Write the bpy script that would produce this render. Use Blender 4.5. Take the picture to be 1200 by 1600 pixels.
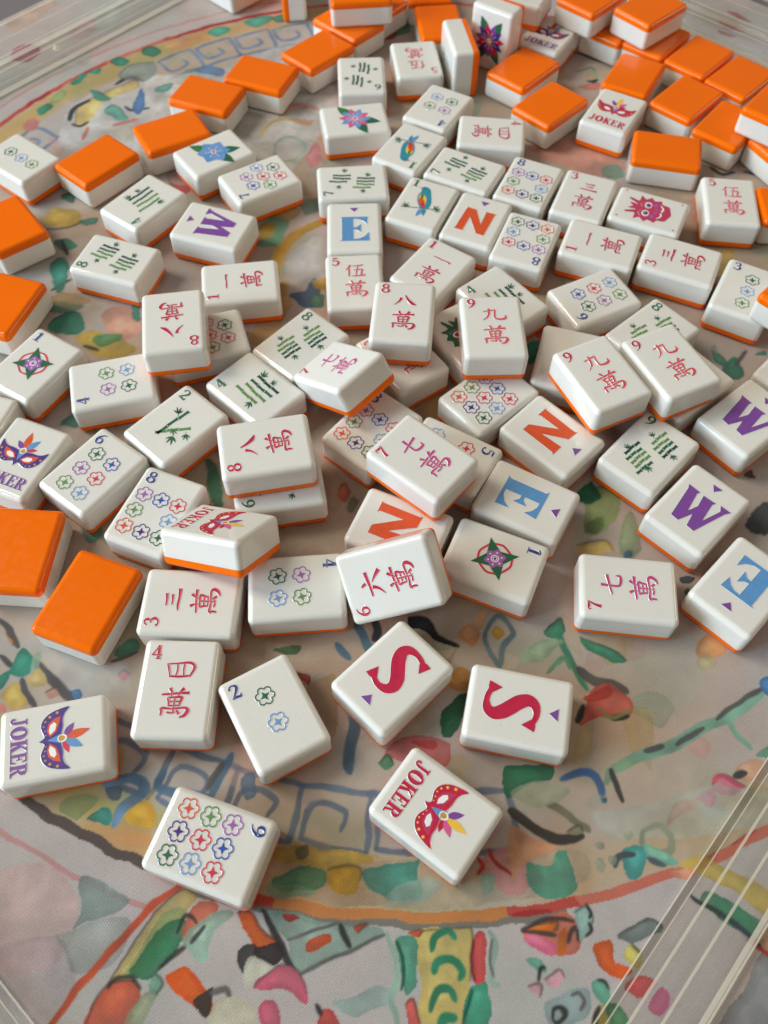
import bpy, bmesh, math, random
import numpy as np
from mathutils import Vector, Matrix
from mathutils.geometry import tessellate_polygon

for o in list(bpy.data.objects): bpy.data.objects.remove(o, do_unlink=True)
scene = bpy.context.scene
COL = scene.collection
MM = 0.001

# ------------------------------------------------------------------ camera
cd = bpy.data.cameras.new('camera'); cam = bpy.data.objects.new('camera', cd); COL.objects.link(cam)
PITCH, ROLL, CAMH = 1.020204, 0.005366, 0.244885
F = Vector((0, math.cos(PITCH), -math.sin(PITCH))); Rt = Vector((1, 0, 0)); Up = Rt.cross(F)
R2 = Rt*math.cos(ROLL) + Up*math.sin(ROLL); U2 = Up*math.cos(ROLL) - Rt*math.sin(ROLL)
cam.matrix_world = Matrix(((R2.x, U2.x, -F.x, 0), (R2.y, U2.y, -F.y, 0), (R2.z, U2.z, -F.z, CAMH), (0, 0, 0, 1)))
cd.sensor_fit = 'VERTICAL'; cd.sensor_height = 36; cd.sensor_width = 27
cd.lens = 1343.0/1600*36
cd.clip_start = 0.01; cd.clip_end = 20
cd.dof.use_dof = True; cd.dof.focus_distance = 0.258; cd.dof.aperture_fstop = 17.0
scene.camera = cam

# ------------------------------------------------------------------ light
world = bpy.data.worlds.new('World'); scene.world = world; world.use_nodes = True
wn = world.node_tree; bg = wn.nodes['Background']
def WN(t): return wn.nodes.new(t)
wt = WN('ShaderNodeTexCoord'); sep = WN('ShaderNodeSeparateXYZ'); wn.links.new(wt.outputs['Generated'], sep.inputs[0])
ramp = WN('ShaderNodeValToRGB'); el = ramp.color_ramp.elements
el[0].position = 0.0; el[0].color = (0.085, 0.07, 0.055, 1); el[1].position = 1.0; el[1].color = (0.30, 0.275, 0.24, 1)
e = el.new(0.45); e.color = (0.15, 0.125, 0.10, 1); e = el.new(0.62); e.color = (0.20, 0.175, 0.145, 1)
hm = WN('ShaderNodeMapRange'); hm.inputs['From Min'].default_value = -1; hm.inputs['From Max'].default_value = 1; wn.links.new(sep.outputs['Z'], hm.inputs['Value']); wn.links.new(hm.outputs[0], ramp.inputs[0])
rn = WN('ShaderNodeTexNoise'); rn.inputs['Scale'].default_value = 2.2; rn.inputs['Detail'].default_value = 2; wn.links.new(wt.outputs['Generated'], rn.inputs['Vector'])
rm = WN('ShaderNodeMapRange'); rm.inputs['From Min'].default_value = 0.3; rm.inputs['From Max'].default_value = 0.7; rm.inputs['To Min'].default_value = 0.55; rm.inputs['To Max'].default_value = 1.45; wn.links.new(rn.outputs['Fac'], rm.inputs['Value'])
wm = WN('ShaderNodeVectorMath'); wm.operation = 'SCALE'; wn.links.new(ramp.outputs[0], wm.inputs[0]); wn.links.new(rm.outputs[0], wm.inputs['Scale'])
wn.links.new(wm.outputs[0], bg.inputs[0]); bg.inputs[1].default_value = 0.80
def area(name, loc, target, sx, sy, power, col):
    l = bpy.data.lights.new(name, 'AREA'); l.shape = 'RECTANGLE'; l.size = sx; l.size_y = sy; l.energy = power; l.color = col
    o = bpy.data.objects.new(name, l); COL.objects.link(o); o.location = loc
    o.rotation_euler = (Vector(target)-Vector(loc)).to_track_quat('-Z', 'Y').to_euler()
    return o
area('window_light', (-2.45, -0.40, 0.86), (0.0, 0.28, 0), 1.35, 1.25, 80, (0.62, 0.82, 1.0))
area('front_window_light', (-0.3, -2.4, 1.15), (0.0, 0.2, 0), 0.6, 0.4, 3, (1.0, 0.93, 0.83))
area('warm_lamp_light', (1.9, 0.75, 0.75), (0.0, 0.2, 0), 0.4, 0.4, 5, (1.0, 0.84, 0.62))
area('ceiling_light', (-1.75, 0.75, 1.95), (0.0, 0.3, 0), 0.9, 0.9, 38, (1.0, 0.92, 0.80))
scene.view_settings.view_transform = 'Standard'; scene.view_settings.look = 'None'
scene.view_settings.exposure = 0.1; scene.view_settings.gamma = 1.0; scene.view_settings.use_curve_mapping = False
scene.render.engine = 'CYCLES'
scene.cycles.max_bounces = 12; scene.cycles.transparent_max_bounces = 24

# ------------------------------------------------------------------ helpers
def lin(c):
    c = np.asarray(c, float)/255.0
    return np.where(c <= 0.04045, c/12.92, ((c+0.055)/1.055)**2.4)
def rgba(c): return (*[float(v) for v in lin(c)], 1.0)
def nodes_of(name):
    m = bpy.data.materials.new(name); m.use_nodes = True
    nt = m.node_tree; return m, nt, nt.nodes['Principled BSDF']
def N(nt, t, **kw):
    n = nt.nodes.new(t)
    for k, v in kw.items(): setattr(n, k, v)
    return n
def tag(o, label=None, cat=None, group=None, kind=None):
    if label: o['label'] = label
    if cat: o['category'] = cat
    if group: o['group'] = group
    if kind: o['kind'] = kind
    return o
def link(name, mesh, parent=None, loc=(0, 0, 0), rotz=0.0):
    o = bpy.data.objects.new(name, mesh); COL.objects.link(o)
    if parent: o.parent = parent
    o.location = loc; o.rotation_euler = (0, 0, rotz)
    return o

# ------------------------------------------------------------------ materials
def gloss(name, col, rough=0.25, var=0.06, scale=60.0, spec=0.5, sss=0.0):
    m, nt, p = nodes_of(name)
    tc = N(nt, 'ShaderNodeTexCoord'); oi = N(nt, 'ShaderNodeObjectInfo')
    add = N(nt, 'ShaderNodeVectorMath', operation='ADD'); nt.links.new(tc.outputs['Object'], add.inputs[0]); nt.links.new(oi.outputs['Random'], add.inputs[1])
    nz = N(nt, 'ShaderNodeTexNoise'); nz.inputs['Scale'].default_value = scale; nz.inputs['Detail'].default_value = 4
    nt.links.new(add.outputs[0], nz.inputs['Vector'])
    mx = N(nt, 'ShaderNodeMix', data_type='RGBA'); c = lin(col)
    mx.inputs[6].default_value = (*[float(v) for v in c*(1-var)], 1); mx.inputs[7].default_value = (*[float(v) for v in np.minimum(c*(1+var), 0.95)], 1)
    nt.links.new(nz.outputs['Fac'], mx.inputs[0])
    sp = N(nt, 'ShaderNodeTexNoise'); sp.inputs['Scale'].default_value = 1500; sp.inputs['Detail'].default_value = 0; nt.links.new(add.outputs[0], sp.inputs['Vector'])
    sr = N(nt, 'ShaderNodeMapRange'); sr.inputs['From Min'].default_value = 0.80; sr.inputs['From Max'].default_value = 0.85; sr.inputs['To Max'].default_value = 0.16; nt.links.new(sp.outputs['Fac'], sr.inputs['Value'])
    mx2 = N(nt, 'ShaderNodeMix', data_type='RGBA'); mx2.inputs[7].default_value = (0.16, 0.12, 0.09, 1); nt.links.new(sr.outputs[0], mx2.inputs[0]); nt.links.new(mx.outputs[2], mx2.inputs[6]); nt.links.new(mx2.outputs[2], p.inputs['Base Color'])
    n2 = N(nt, 'ShaderNodeTexNoise'); n2.inputs['Scale'].default_value = 420; n2.inputs['Detail'].default_value = 6
    nt.links.new(add.outputs[0], n2.inputs['Vector'])
    mr = N(nt, 'ShaderNodeMapRange'); mr.inputs['From Min'].default_value = 0.35; mr.inputs['From Max'].default_value = 0.7
    mr.inputs['To Min'].default_value = rough*0.75; mr.inputs['To Max'].default_value = rough*1.45
    nt.links.new(n2.outputs['Fac'], mr.inputs['Value']); nt.links.new(mr.outputs[0], p.inputs['Roughness'])
    p.inputs['Specular IOR Level'].default_value = spec
    if sss:
        p.inputs['Subsurface Weight'].default_value = sss; p.inputs['Subsurface Scale'].default_value = 0.0022
        p.inputs['Subsurface Radius'].default_value = (1.0, 0.85, 0.65)
    # faint waviness and dust specks in the moulded plastic
    n3 = N(nt, 'ShaderNodeTexNoise'); n3.inputs['Scale'].default_value = 900; n3.inputs['Detail'].default_value = 2
    nt.links.new(add.outputs[0], n3.inputs['Vector'])
    bp = N(nt, 'ShaderNodeBump'); bp.inputs['Strength'].default_value = 0.02; bp.inputs['Distance'].default_value = 0.0001
    nt.links.new(n3.outputs['Fac'], bp.inputs['Height']); nt.links.new(bp.outputs[0], p.inputs['Normal'])
    return m
M_WHITE = gloss('ivory_white_resin', (224, 221, 212), 0.10, 0.022, 45, 0.55, 0.25)
M_ORANGE = gloss('orange_resin', (243, 109, 0), 0.18, 0.05, 60, 0.25, 0.0)
PAL = dict(crimson=(190, 34, 68), pinkred=(212, 74, 88), magenta=(190, 66, 126), navy=(42, 58, 130), green=(38, 100, 70), dkgreen=(26, 72, 60), ltgreen=(98, 140, 76),
           ltblue=(112, 150, 200), blue=(48, 82, 168), sky=(92, 146, 196), purple=(124, 72, 150), dkpurple=(72, 44, 128), lilac=(160, 96, 170), orange=(214, 84, 44), red=(206, 48, 72),
           teal=(44, 140, 158), yellow=(236, 190, 70), gold=(200, 150, 40), white=(240, 238, 232), pink=(212, 92, 140), leaf=(58, 120, 64), black=(40, 40, 44), rose=(188, 60, 92))
PM = {'rim': M_WHITE}
PM.update({k: gloss('engraved_paint_'+k, v, 0.38, 0.12, 500, 0.4) for k, v in PAL.items()})

# ------------------------------------------------------------------ tile blanks
W, L, H, RAD, OR_T = 22.0, 29.5, 12.3, 1.9, 3.3
def rounded_box(keep, flip):
    """tile blank, base at z=0; keep 'body' or 'back'; flip: orange on top"""
    bm = bmesh.new()
    bmesh.ops.create_cube(bm, size=1.0)
    for v in bm.verts: v.co = Vector((v.co.x*W, v.co.y*L, v.co.z*H))
    bmesh.ops.bevel(bm, geom=bm.edges[:]+bm.verts[:], offset=RAD, segments=6, profile=0.5, affect='EDGES', clamp_overlap=True)
    for v in bm.verts: v.co.z += H/2
    cut = (H-OR_T) if flip else OR_T
    up = (keep == 'back') == flip        # keep the part above the cut?
    co = (0, 0, cut + (0.012 if up else -0.012))
    res = bmesh.ops.bisect_plane(bm, geom=bm.verts[:]+bm.edges[:]+bm.faces[:], plane_co=co, plane_no=(0, 0, 1), clear_outer=not up, clear_inner=up)
    edges = [e for e in res['geom_cut'] if isinstance(e, bmesh.types.BMEdge)]
    bmesh.ops.contextual_create(bm, geom=edges)
    bmesh.ops.recalc_face_normals(bm, faces=bm.faces[:])
    me = bpy.data.meshes.new(keep); 
    inner = np.array([W/2-RAD, L/2-RAD, H/2-RAD])
    bm.to_mesh(me); bm.free()
    nrm = []
    for poly in me.polygons:
        cap = abs(abs(poly.normal.z)-1) < 1e-4 and abs(poly.center.z-co[2]) < 1e-3
        poly.use_smooth = True
        for vi in poly.vertices:
            p = np.array(me.vertices[vi].co) - np.array([0, 0, H/2]); q = np.clip(p, -inner, inner); d = p-q; l = np.linalg.norm(d)
            nrm.append(tuple(poly.normal) if cap or l < 1e-6 else tuple(d/l))
    me.normals_split_custom_set(nrm)
    for v in me.vertices: v.co *= MM
    me.materials.append(M_WHITE if keep == 'body' else M_ORANGE)
    return me
BLANK = {(k, f): rounded_box(k, f) for k in ('body', 'back') for f in (False, True)}

# ------------------------------------------------------------------ engraved art (face coordinates in mm, face plane z = 0)
class Geo:
    def __init__(s): s.v = []; s.f = []; s.m = []
    def poly(s, pts, mat, z=0.05, holes=(), rim=False):
        if rim:
            for lp in [pts]+list(holes): s.rim(lp, mat, z, lp is not pts)
        loops = [[Vector((x, y, 0)) for x, y in pts]] + [[Vector((x, y, 0)) for x, y in h] for h in holes]
        base = len(s.v)
        for lp in loops: s.v += [(p.x, p.y, z) for p in lp]
        for t in tessellate_polygon(loops):
            a, b, c = [s.v[base+i] for i in t]
            cr = (b[0]-a[0])*(c[1]-a[1])-(b[1]-a[1])*(c[0]-a[0])
            if abs(cr) < 1e-9: continue
            s.f.append([base+i for i in (t if cr > 0 else t[::-1])]); s.m.append(mat)
        return s
    def rim(s, pts, mat, z, hole):
        P = np.array(pts, float); n = len(P); ar = sum(P[i-1][0]*P[i][1]-P[i][0]*P[i-1][1] for i in range(n)); sg = (1 if ar > 0 else -1)*(-1 if hole else 1)
        base = len(s.v)
        for i in range(n):
            t = P[(i+1) % n]-P[i]; u = P[i]-P[i-1]; t = t/(np.hypot(*t)+1e-9); u = u/(np.hypot(*u)+1e-9); m = t+u; m = m/(np.hypot(*m)+1e-9); nn = np.array([m[1], -m[0]])*sg
            for off, zz in ((.2, .004), (0., .13), (-.15, z+.004)): s.v.append((P[i][0]+nn[0]*off, P[i][1]+nn[1]*off, zz))
        for i in range(n):
            j = (i+1) % n
            for k, mm in ((0, 'rim'), (1, mat)): s.f.append([base+3*i+k, base+3*i+k+1, base+3*j+k+1, base+3*j+k]); s.m.append(mm)
    def stroke(s, pts, w, mat, z=0.04, closed=False, sub=5, groove=0.07):
        P, Wd = smooth(pts, w, closed, sub); n = len(P); base = len(s.v)
        for i in range(n):
            a = P[(i-1) % n] if (closed or i > 0) else P[i]; b = P[(i+1) % n] if (closed or i < n-1) else P[i]
            t = b-a; l = np.hypot(*t) or 1.0; nx, ny = -t[1]/l, t[0]/l; h = Wd[i]/2
            s.v += [(P[i][0]+nx*(h+.17), P[i][1]+ny*(h+.17), .003), (P[i][0]+nx*h, P[i][1]+ny*h, z+groove), (P[i][0], P[i][1], z), (P[i][0]-nx*h, P[i][1]-ny*h, z+groove), (P[i][0]-nx*(h+.17), P[i][1]-ny*(h+.17), .003)]
        for i in range(n if closed else n-1):
            j = (i+1) % n
            for k, mm in enumerate(('rim', mat, mat, 'rim')):
                if mm == 'rim' and groove < .05: continue
                s.f.append([base+5*i+k, base+5*i+k+1, base+5*j+k+1, base+5*j+k]); s.m.append(mm)
        return s
    def mesh(s, name):
        me = bpy.data.meshes.new(name)
        me.from_pydata([(x*MM, y*MM, z*MM) for x, y, z in s.v], [], s.f)
        keys = sorted(set(s.m)); me.materials.clear()
        for k in keys: me.materials.append(PM[k])
        me.polygons.foreach_set('material_index', [keys.index(k) for k in s.m]); me.update()
        return me
def smooth(pts, w, closed, sub):
    P = np.array(pts, float); n = len(P); w = np.full(n, w, float) if np.isscalar(w) else np.array(w, float)
    if n == 2 or sub <= 1: return P, w
    out = []; ow = []
    for i in range(n if closed else n-1):
        g = (lambda k: k % n) if closed else (lambda k: min(max(k, 0), n-1))
        a, b, c, d = P[g(i-1)], P[g(i)], P[g(i+1)], P[g(i+2)]
        for k in range(sub):
            t = k/sub
            out.append(0.5*((2*b)+(c-a)*t+(2*a-5*b+4*c-d)*t*t+(3*b-a-3*c+d)*t**3)); ow.append(w[g(i)]*(1-t)+w[g(i+1)]*t)
    if not closed: out.append(P[-1]); ow.append(w[-1])
    return np.array(out), np.array(ow)
def place(pts, cx, cy, sx, sy): return [(cx+(x-.5)*sx, cy+(y-.5)*sy) for x, y in pts]
def leafshape(x, y, ang, l, wd, n=7):
    a = math.radians(ang); ca, sa = math.cos(a), math.sin(a); pts = []
    for i in range(n+1): t = i/n; pts.append((t*l, math.sin(math.pi*t**0.8)*wd/2))
    for i in range(n-1, 0, -1): t = i/n; pts.append((t*l, -math.sin(math.pi*t**0.8)*wd/2))
    return [(x+u*ca-v*sa, y+u*sa+v*ca) for u, v in pts]
def ell(x, y, rx, ry, n=18, ang=0):
    a = math.radians(ang); return [(x+rx*math.cos(t)*math.cos(a)-ry*math.sin(t)*math.sin(a), y+rx*math.cos(t)*math.sin(a)+ry*math.sin(t)*math.cos(a)) for t in [2*math.pi*i/n for i in range(n)]]

# brush characters: strokes in a unit box, (points, widths)
CH = {
 'wan': [([(.02,.76),(.25,.78),(.6,.82),(.98,.84)],[.05,.07,.07,.1]), ([(.28,1.),(.36,.86),(.36,.72)],[.11,.07,.03]), ([(.78,1.),(.68,.88),(.6,.74)],[.12,.08,.03]),
         ([(.26,.66),(.3,.52),(.32,.37)],[.09,.07,.06]), ([(.26,.66),(.5,.68),(.74,.68),(.7,.52),(.68,.39)],[.06,.06,.09,.08,.06]), ([(.31,.52),(.7,.54)],[.05,.05]), ([(.32,.38),(.69,.4)],[.05,.05]),
         ([(.5,.68),(.5,.4),(.5,.12)],[.06,.06,.05]), ([(.06,.22),(.12,.3),(.45,.28),(.9,.33),(1.,.22),(.9,.06),(.74,.0)],[.1,.08,.05,.07,.13,.1,.04]), ([(.08,.3),(.1,.16),(.08,.04)],[.06,.08,.05]),
         ([(.28,.16),(.46,.14),(.62,.2)],[.06,.05,.04]), ([(.6,.24),(.68,.16),(.7,.1)],[.05,.08,.1])],
 'c1': [([(.0,.42),(.18,.52),(.45,.48),(.75,.56),(1.,.46)],[.04,.1,.09,.1,.17])],
 'c2': [([(.2,.72),(.5,.74),(.8,.78)],[.05,.09,.14]), ([(.02,.26),(.4,.28),(.98,.32)],[.05,.1,.17])],
 'c3': [([(.2,.86),(.48,.86),(.76,.92)],[.06,.09,.15]), ([(.26,.52),(.5,.52),(.72,.56)],[.05,.08,.14]), ([(.0,.12),(.25,.16),(.6,.14),(1.,.16)],[.05,.11,.1,.18])],
 'c4': [([(.02,.9),(.1,.5),(.16,.06)],[.08,.09,.06]), ([(.02,.86),(.4,.92),(.82,.98),(1.,.7),(.86,.1)],[.05,.06,.12,.13,.06]), ([(.14,.08),(.5,.06),(.88,.14)],[.08,.1,.08]), ([(.38,.9),(.4,.5),(.36,.12)],[.07,.07,.05]), ([(.62,.92),(.62,.5),(.64,.14)],[.07,.07,.05])],
 'c5': [([(.24,1.),(.14,.76),(.0,.56)],[.14,.09,.03]), ([(.15,.72),(.16,.4),(.15,.02)],[.08,.09,.07]), ([(.36,.9),(.62,.92),(.9,.95)],[.05,.07,.1]), ([(.64,.92),(.56,.5),(.5,.06)],[.07,.07,.05]), ([(.42,.54),(.64,.56),(.84,.58),(.8,.3),(.78,.08)],[.05,.06,.1,.08,.06]), ([(.3,.04),(.6,.04),(1.,.08)],[.06,.08,.12])],
 'c6': [([(.42,1.),(.5,.9),(.54,.78)],[.06,.11,.13]), ([(.02,.6),(.4,.62),(.98,.68)],[.06,.09,.14]), ([(.38,.5),(.28,.24),(.04,.0)],[.15,.1,.02]), ([(.56,.48),(.78,.26),(.98,.02)],[.03,.1,.18])],
 'c7': [([(.0,.48),(.4,.58),(1.,.72)],[.06,.09,.13]), ([(.46,1.),(.44,.5),(.46,.16),(.7,.06),(.95,.1),(.96,.3)],[.14,.1,.1,.12,.12,.03])],
 'c8': [([(.3,.72),(.22,.38),(.0,.04)],[.17,.1,.02]), ([(.46,1.),(.6,.6),(.8,.24),(1.,.08)],[.04,.13,.2,.04])],
 'c9': [([(.04,.74),(.3,.8),(.6,.86)],[.05,.07,.09]), ([(.3,1.),(.28,.5),(.18,.2),(.0,.0)],[.12,.1,.07,.02]), ([(.58,.86),(.54,.5),(.56,.14),(.78,.04),(1.,.12),(1.02,.4)],[.09,.08,.09,.12,.14,.03])],
}
# bold old-style numerals
DIG = {
 '1': [([(.1,.8),(.45,.98)],[.1,.14]), ([(.5,1.),(.5,.5),(.5,.02)],[.26,.26,.26]), ([(.12,.03),(.88,.03)],[.08,.08])],
 '2': [([(.1,.72),(.22,.92),(.5,.97),(.78,.86),(.8,.66),(.5,.36),(.1,.06)],[.2,.12,.1,.2,.24,.16,.1]), ([(.08,.08),(.5,.1),(.92,.06),(.98,.26)],[.12,.2,.18,.04])],
 '3': [([(.1,.8),(.3,.95),(.62,.94),(.74,.76),(.6,.58),(.36,.54)],[.18,.1,.14,.22,.14,.08]), ([(.36,.54),(.7,.5),(.86,.28),(.66,.06),(.3,.03),(.06,.16)],[.08,.14,.26,.16,.1,.2])],
 '4': [([(.66,1.),(.4,.66),(.04,.3)],[.16,.1,.08]), ([(.02,.3),(.5,.3),(1.,.3)],[.1,.1,.1]), ([(.7,1.),(.7,.5),(.7,.02)],[.24,.24,.24]), ([(.46,.03),(.94,.03)],[.08,.08])],
 '5': [([(.2,.97),(.55,.93),(.86,.98)],[.12,.18,.06]), ([(.2,.96),(.18,.74),(.16,.54)],[.08,.08,.06]), ([(.16,.54),(.46,.64),(.8,.52),(.86,.28),(.62,.05),(.28,.03),(.06,.18)],[.06,.12,.2,.26,.14,.1,.2])],
 '6': [([(.86,.95),(.5,.84),(.2,.55),(.14,.3),(.3,.06),(.56,.02),(.82,.16),(.84,.36),(.64,.52),(.36,.46),(.2,.32)],[.05,.12,.22,.24,.16,.1,.2,.22,.12,.08,.08])],
 '7': [([(.06,.74),(.1,.95),(.5,.9),(.95,.96)],[.06,.1,.2,.12]), ([(.92,.94),(.6,.5),(.42,.02)],[.1,.18,.28])],
 '8': [([(.5,.54),(.2,.66),(.22,.88),(.5,.98),(.78,.88),(.78,.68),(.5,.54)],[.12,.18,.18,.1,.16,.18,.12]), ([(.5,.54),(.16,.4),(.12,.18),(.5,.02),(.88,.18),(.84,.4),(.5,.54)],[.12,.2,.22,.1,.22,.2,.12])],
 '9': [([(.14,.05),(.5,.16),(.8,.45),(.86,.7),(.7,.94),(.44,.98),(.18,.84),(.16,.64),(.36,.48),(.64,.54),(.8,.68)],[.05,.12,.22,.24,.16,.1,.2,.22,.12,.08,.08])],
}
LET = {
 'N': [(0,0),(.03,.03),(.07,.97),(.03,1),(.36,.98),(.70,.42),(.67,1.0),(1.0,1.0),(.95,.95),(.93,.02),(.70,.02),(.28,.63),(.27,.05),(.31,0)],
 'W': [(0,1),(.30,.98),(.27,.9),(.37,.36),(.46,.62),(.40,.96),(.70,.97),(.66,.88),(.73,.36),(.88,.86),(.80,1.),(1.06,1.0),(.98,.86),(.74,0),(.56,.02),(.49,.36),(.35,0),(.17,.02),(.05,.9)],
 'E': [(0,0),(.08,.05),(.08,.95),(0,1),(.96,1.0),(.92,.70),(.78,.84),(.62,.91),(.46,.92),(.46,.55),(.58,.57),(.72,.68),(.72,.35),(.58,.46),(.46,.47),(.46,.08),(.66,.09),(.84,.18),(.98,.34),(1.0,0)],
}
JOK = {
 'J': [(.34,1.),(.96,1.),(.96,.93),(.82,.9),(.82,.28),(.7,.05),(.42,-.06),(.1,.04),(.06,.24),(.3,.3),(.36,.1),(.46,.08),(.5,.3),(.5,.9),(.34,.93)],
 'K': [(0,1.),(.5,1.),(.5,.94),(.4,.9),(.4,.58),(.7,.92),(.62,.95),(.62,1.),(.98,1.),(.98,.95),(.84,.9),(.6,.64),(.9,.1),(1.06,.05),(1.06,0),(.6,0),(.6,.05),(.42,.46),(.4,.44),(.4,.1),(.5,.05),(.5,0),(0,0),(0,.05),(.1,.1),(.1,.9),(0,.94)],
 'E': [(0,1.),(.9,1.),(.92,.72),(.84,.72),(.74,.9),(.4,.91),(.4,.57),(.56,.58),(.62,.7),(.68,.7),(.68,.36),(.62,.36),(.56,.48),(.4,.48),(.4,.09),(.74,.1),(.88,.32),(.96,.32),(.94,0),(0,0),(0,.05),(.1,.1),(.1,.9),(0,.94)],
}
def number(g, d, col): 
    for p, w in DIG[d]: g.stroke(place(p, -7.0, 10.4, 2.9, 4.2), np.array(w)*3.5+.06, col, sub=4)
def char(g, key, cx, cy, sx, sy, col):
    for p, w in CH[key]: g.stroke(place(p, cx, cy, sx, sy), np.array(w)*(sx+sy)/2*1.0+0.07, col, sub=4)
def dot_mesh(col):
    g = Geo(); n = 48
    ring = [((2.0+0.72*abs(math.sin(3*t))**.8)*math.cos(t), (2.0+0.72*abs(math.sin(3*t))**.8)*math.sin(t)) for t in [2*math.pi*i/n for i in range(n)]]
    g.stroke(ring, .40, col, closed=True, sub=1)
    star = []
    for i in range(8):
        r = 1.6 if i % 2 == 0 else .62; star.append((r*math.cos(math.pi/4*i), r*math.sin(math.pi/4*i)))
    g.poly(star, col, .06)
    return g.mesh('flower_dot')
def stick_mesh(col, ln):
    g = Geo(); seg = 3 if ln > 7 else 2; sl = ln/seg; w = .40+.012*ln
    for k in range(seg):
        y0, y1 = -ln/2+k*sl+.11, -ln/2+(k+1)*sl-.11; o = .1*(-1)**k
        g.poly([(o-w*1.35, y0), (o+w*1.35, y0), (o+w, y0+.5), (o+w*.9, (y0+y1)/2), (o+w, y1-.5), (o+w*1.35, y1), (o-w*1.35, y1), (o-w, y1-.5), (o-w*.9, (y0+y1)/2), (o-w, y0+.5)], col, .05)
    return g.mesh('bamboo_stick')
def tuft(g, x, y, ang, s, col='dkgreen'):
    for q, (da, l) in enumerate(((-58, .75), (-24, 1.0), (8, 1.1), (40, .85))): g.poly(leafshape(x, y, ang+da, 3.0*s*l, .62*s), col, .066+.004*q)
    g.stroke([(x-1.2*s*math.cos(math.radians(ang)), y-1.2*s*math.sin(math.radians(ang))), (x, y)], .18, col, .06, groove=0)
CACHE = {}
def cached(key, fn):
    if key not in CACHE: CACHE[key] = fn()
    return CACHE[key]
DOTS = {
 'D1': [], 'D2': [('green', 0, 5.2), ('ltblue', 0, -3.3)], 'D3': [('green', 0, 5.6), ('ltblue', 0, -1.2), ('ltgreen', 0, -8)],
 'D4': [('lilac', -3.7, 1.6), ('ltgreen', 3.7, 1.6), ('green', -3.7, -5.6), ('ltblue', 3.7, -5.6)],
 'D5': [('red', -4.6, 3.6), ('green', 4.6, 3.6), ('blue', 0, -2), ('ltblue', -4.6, -7.6), ('lilac', 4.6, -7.6)],
 'D6': [('green', -3.5, 5.2), ('blue', 3.5, 5.2), ('lilac', -3.5, -1.8), ('red', 3.5, -1.8), ('ltgreen', -3.5, -8.8), ('ltblue', 3.5, -8.8)],
 'D7': [('blue', -3.2, 4.4), ('lilac', 3.2, 4.4), ('ltgreen', -6.2, -1.8), ('red', 0, -1.8), ('ltblue', 6.2, -1.8), ('red', -3.2, -8.0), ('green', 3.2, -8.0)],
 'D8': [('lilac', -6.1, 3.8), ('blue', 0, 3.8), ('red', 6.1, 3.8), ('ltgreen', -6.1, -2.5), ('ltblue', 6.1, -2.5), ('orange', -6.1, -8.8), ('dkpurple', 0, -8.8), ('green', 6.1, -8.8)],
}
DOTS['D9'] = DOTS['D8'] + [('red', 0, -2.5)]
def sticks(n, cx, cy, tilt=7, ln=7.6, sp=1.9):
    cols = ('dkgreen', 'ltgreen', 'green', 'green', 'ltgreen'); out = []
    for i in range(n):
        k = i-(n-1)/2; out.append((cols[(i*2+n) % 5], ln, cx+k*sp, cy-k*.75+(.35, -.5, .1)[i % 3], math.radians(-tilt+(1.5, -1, 2.5)[i % 3])))
    return out
def pair(a, b): return sticks(a, 2.0, 4.9)+sticks(b, -1.4, -5.0)
BAM = {'B4': sticks(4, 0, -1.4, 5, 11.2, 2.7), 'B5': pair(2, 3), 'B6': pair(3, 3), 'B7': pair(3, 4), 'B8': pair(4, 4), 'B9': pair(4, 5),
       'B2': [('green', 13.6, -1.0, -.2, math.radians(-4)), ('ltgreen', 12.2, 1.6, -2.4, math.radians(-40))]}
def wordjoker(g, col):
    x = -8.2; h = 4.4; y0 = -11.4
    for ch, wd in (('J', 2.5), ('O', 3.7), ('K', 3.3), ('E', 2.9), ('R', 3.3)):
        cx, cy = x+wd/2, y0+h/2
        if ch == 'O': g.poly(ell(cx, cy, wd/2, h/2+.1, 26), col, .05, [ell(cx, cy, wd*.17, h*.40, 18)[::-1]], rim=True)
        elif ch == 'R':
            g.poly(place([(0,1),(.6,1.),(.86,.9),(.9,.7),(.8,.54),(.62,.48),(.82,.12),(1.02,.06),(1.02,0),(.66,0),(.44,.46),(.4,.46),(.4,.1),(.5,.05),(.5,0),(0,0),(0,.05),(.1,.1),(.1,.9),(0,.94)], cx, cy, wd, h), col, .05, [place([(.4,.54),(.54,.56),(.62,.72),(.54,.9),(.4,.92)], cx, cy, wd, h)], rim=True)
        else: g.poly(place(JOK[ch], cx, cy, wd, h), col, .05, rim=True)
        x += wd+.22
def mask(red):
    c, e, d = ('crimson', 'rose', 'yellow') if red else ('dkpurple', 'orange', 'gold')
    g = Geo(); half = [(0, 1.6), (1.6, 2.2), (3.6, 2.6), (5.6, 2.6), (7.2, 3.2), (8.7, 4.4), (8.4, 1.6), (7.4, -1.2), (5.6, -2.9), (3.6, -3.2), (1.8, -2.5), (.8, -2.4), (0, -3.8)]
    P, _ = smooth(half, 1.0, False, 3); pts = [tuple(p) for p in P] + [(-x, y) for x, y in P[::-1]][1:-1]
    g.poly(pts[::-1], c, .05, rim=True)
    for s in (-1, 1):
        g.poly([(s*x, y) for x, y in [(.9, -.9), (2.2, .8), (4.4, 1.6), (6.4, 2.0), (5.9, .2), (4.6, -1.3), (2.6, -1.7)]], e, .06)
        g.poly([(s*x, y) for x, y in [(1.5, -.8), (2.6, .5), (4.2, .9), (5.0, .3), (4.2, -.8), (2.7, -1.2)]], 'white', .07)
        for k, (x, y, r) in enumerate(((7.5, 1.1, .42), (6.6, -.9, .4), (5.4, -2.1, .3), (4.1, -2.55, .24), (2.8, -2.2, .2), (1.6, -1.95, .18), (.6, -2.6, .16))): g.poly(ell(s*x, y, r, r, 10), d, .068)
    return g
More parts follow.
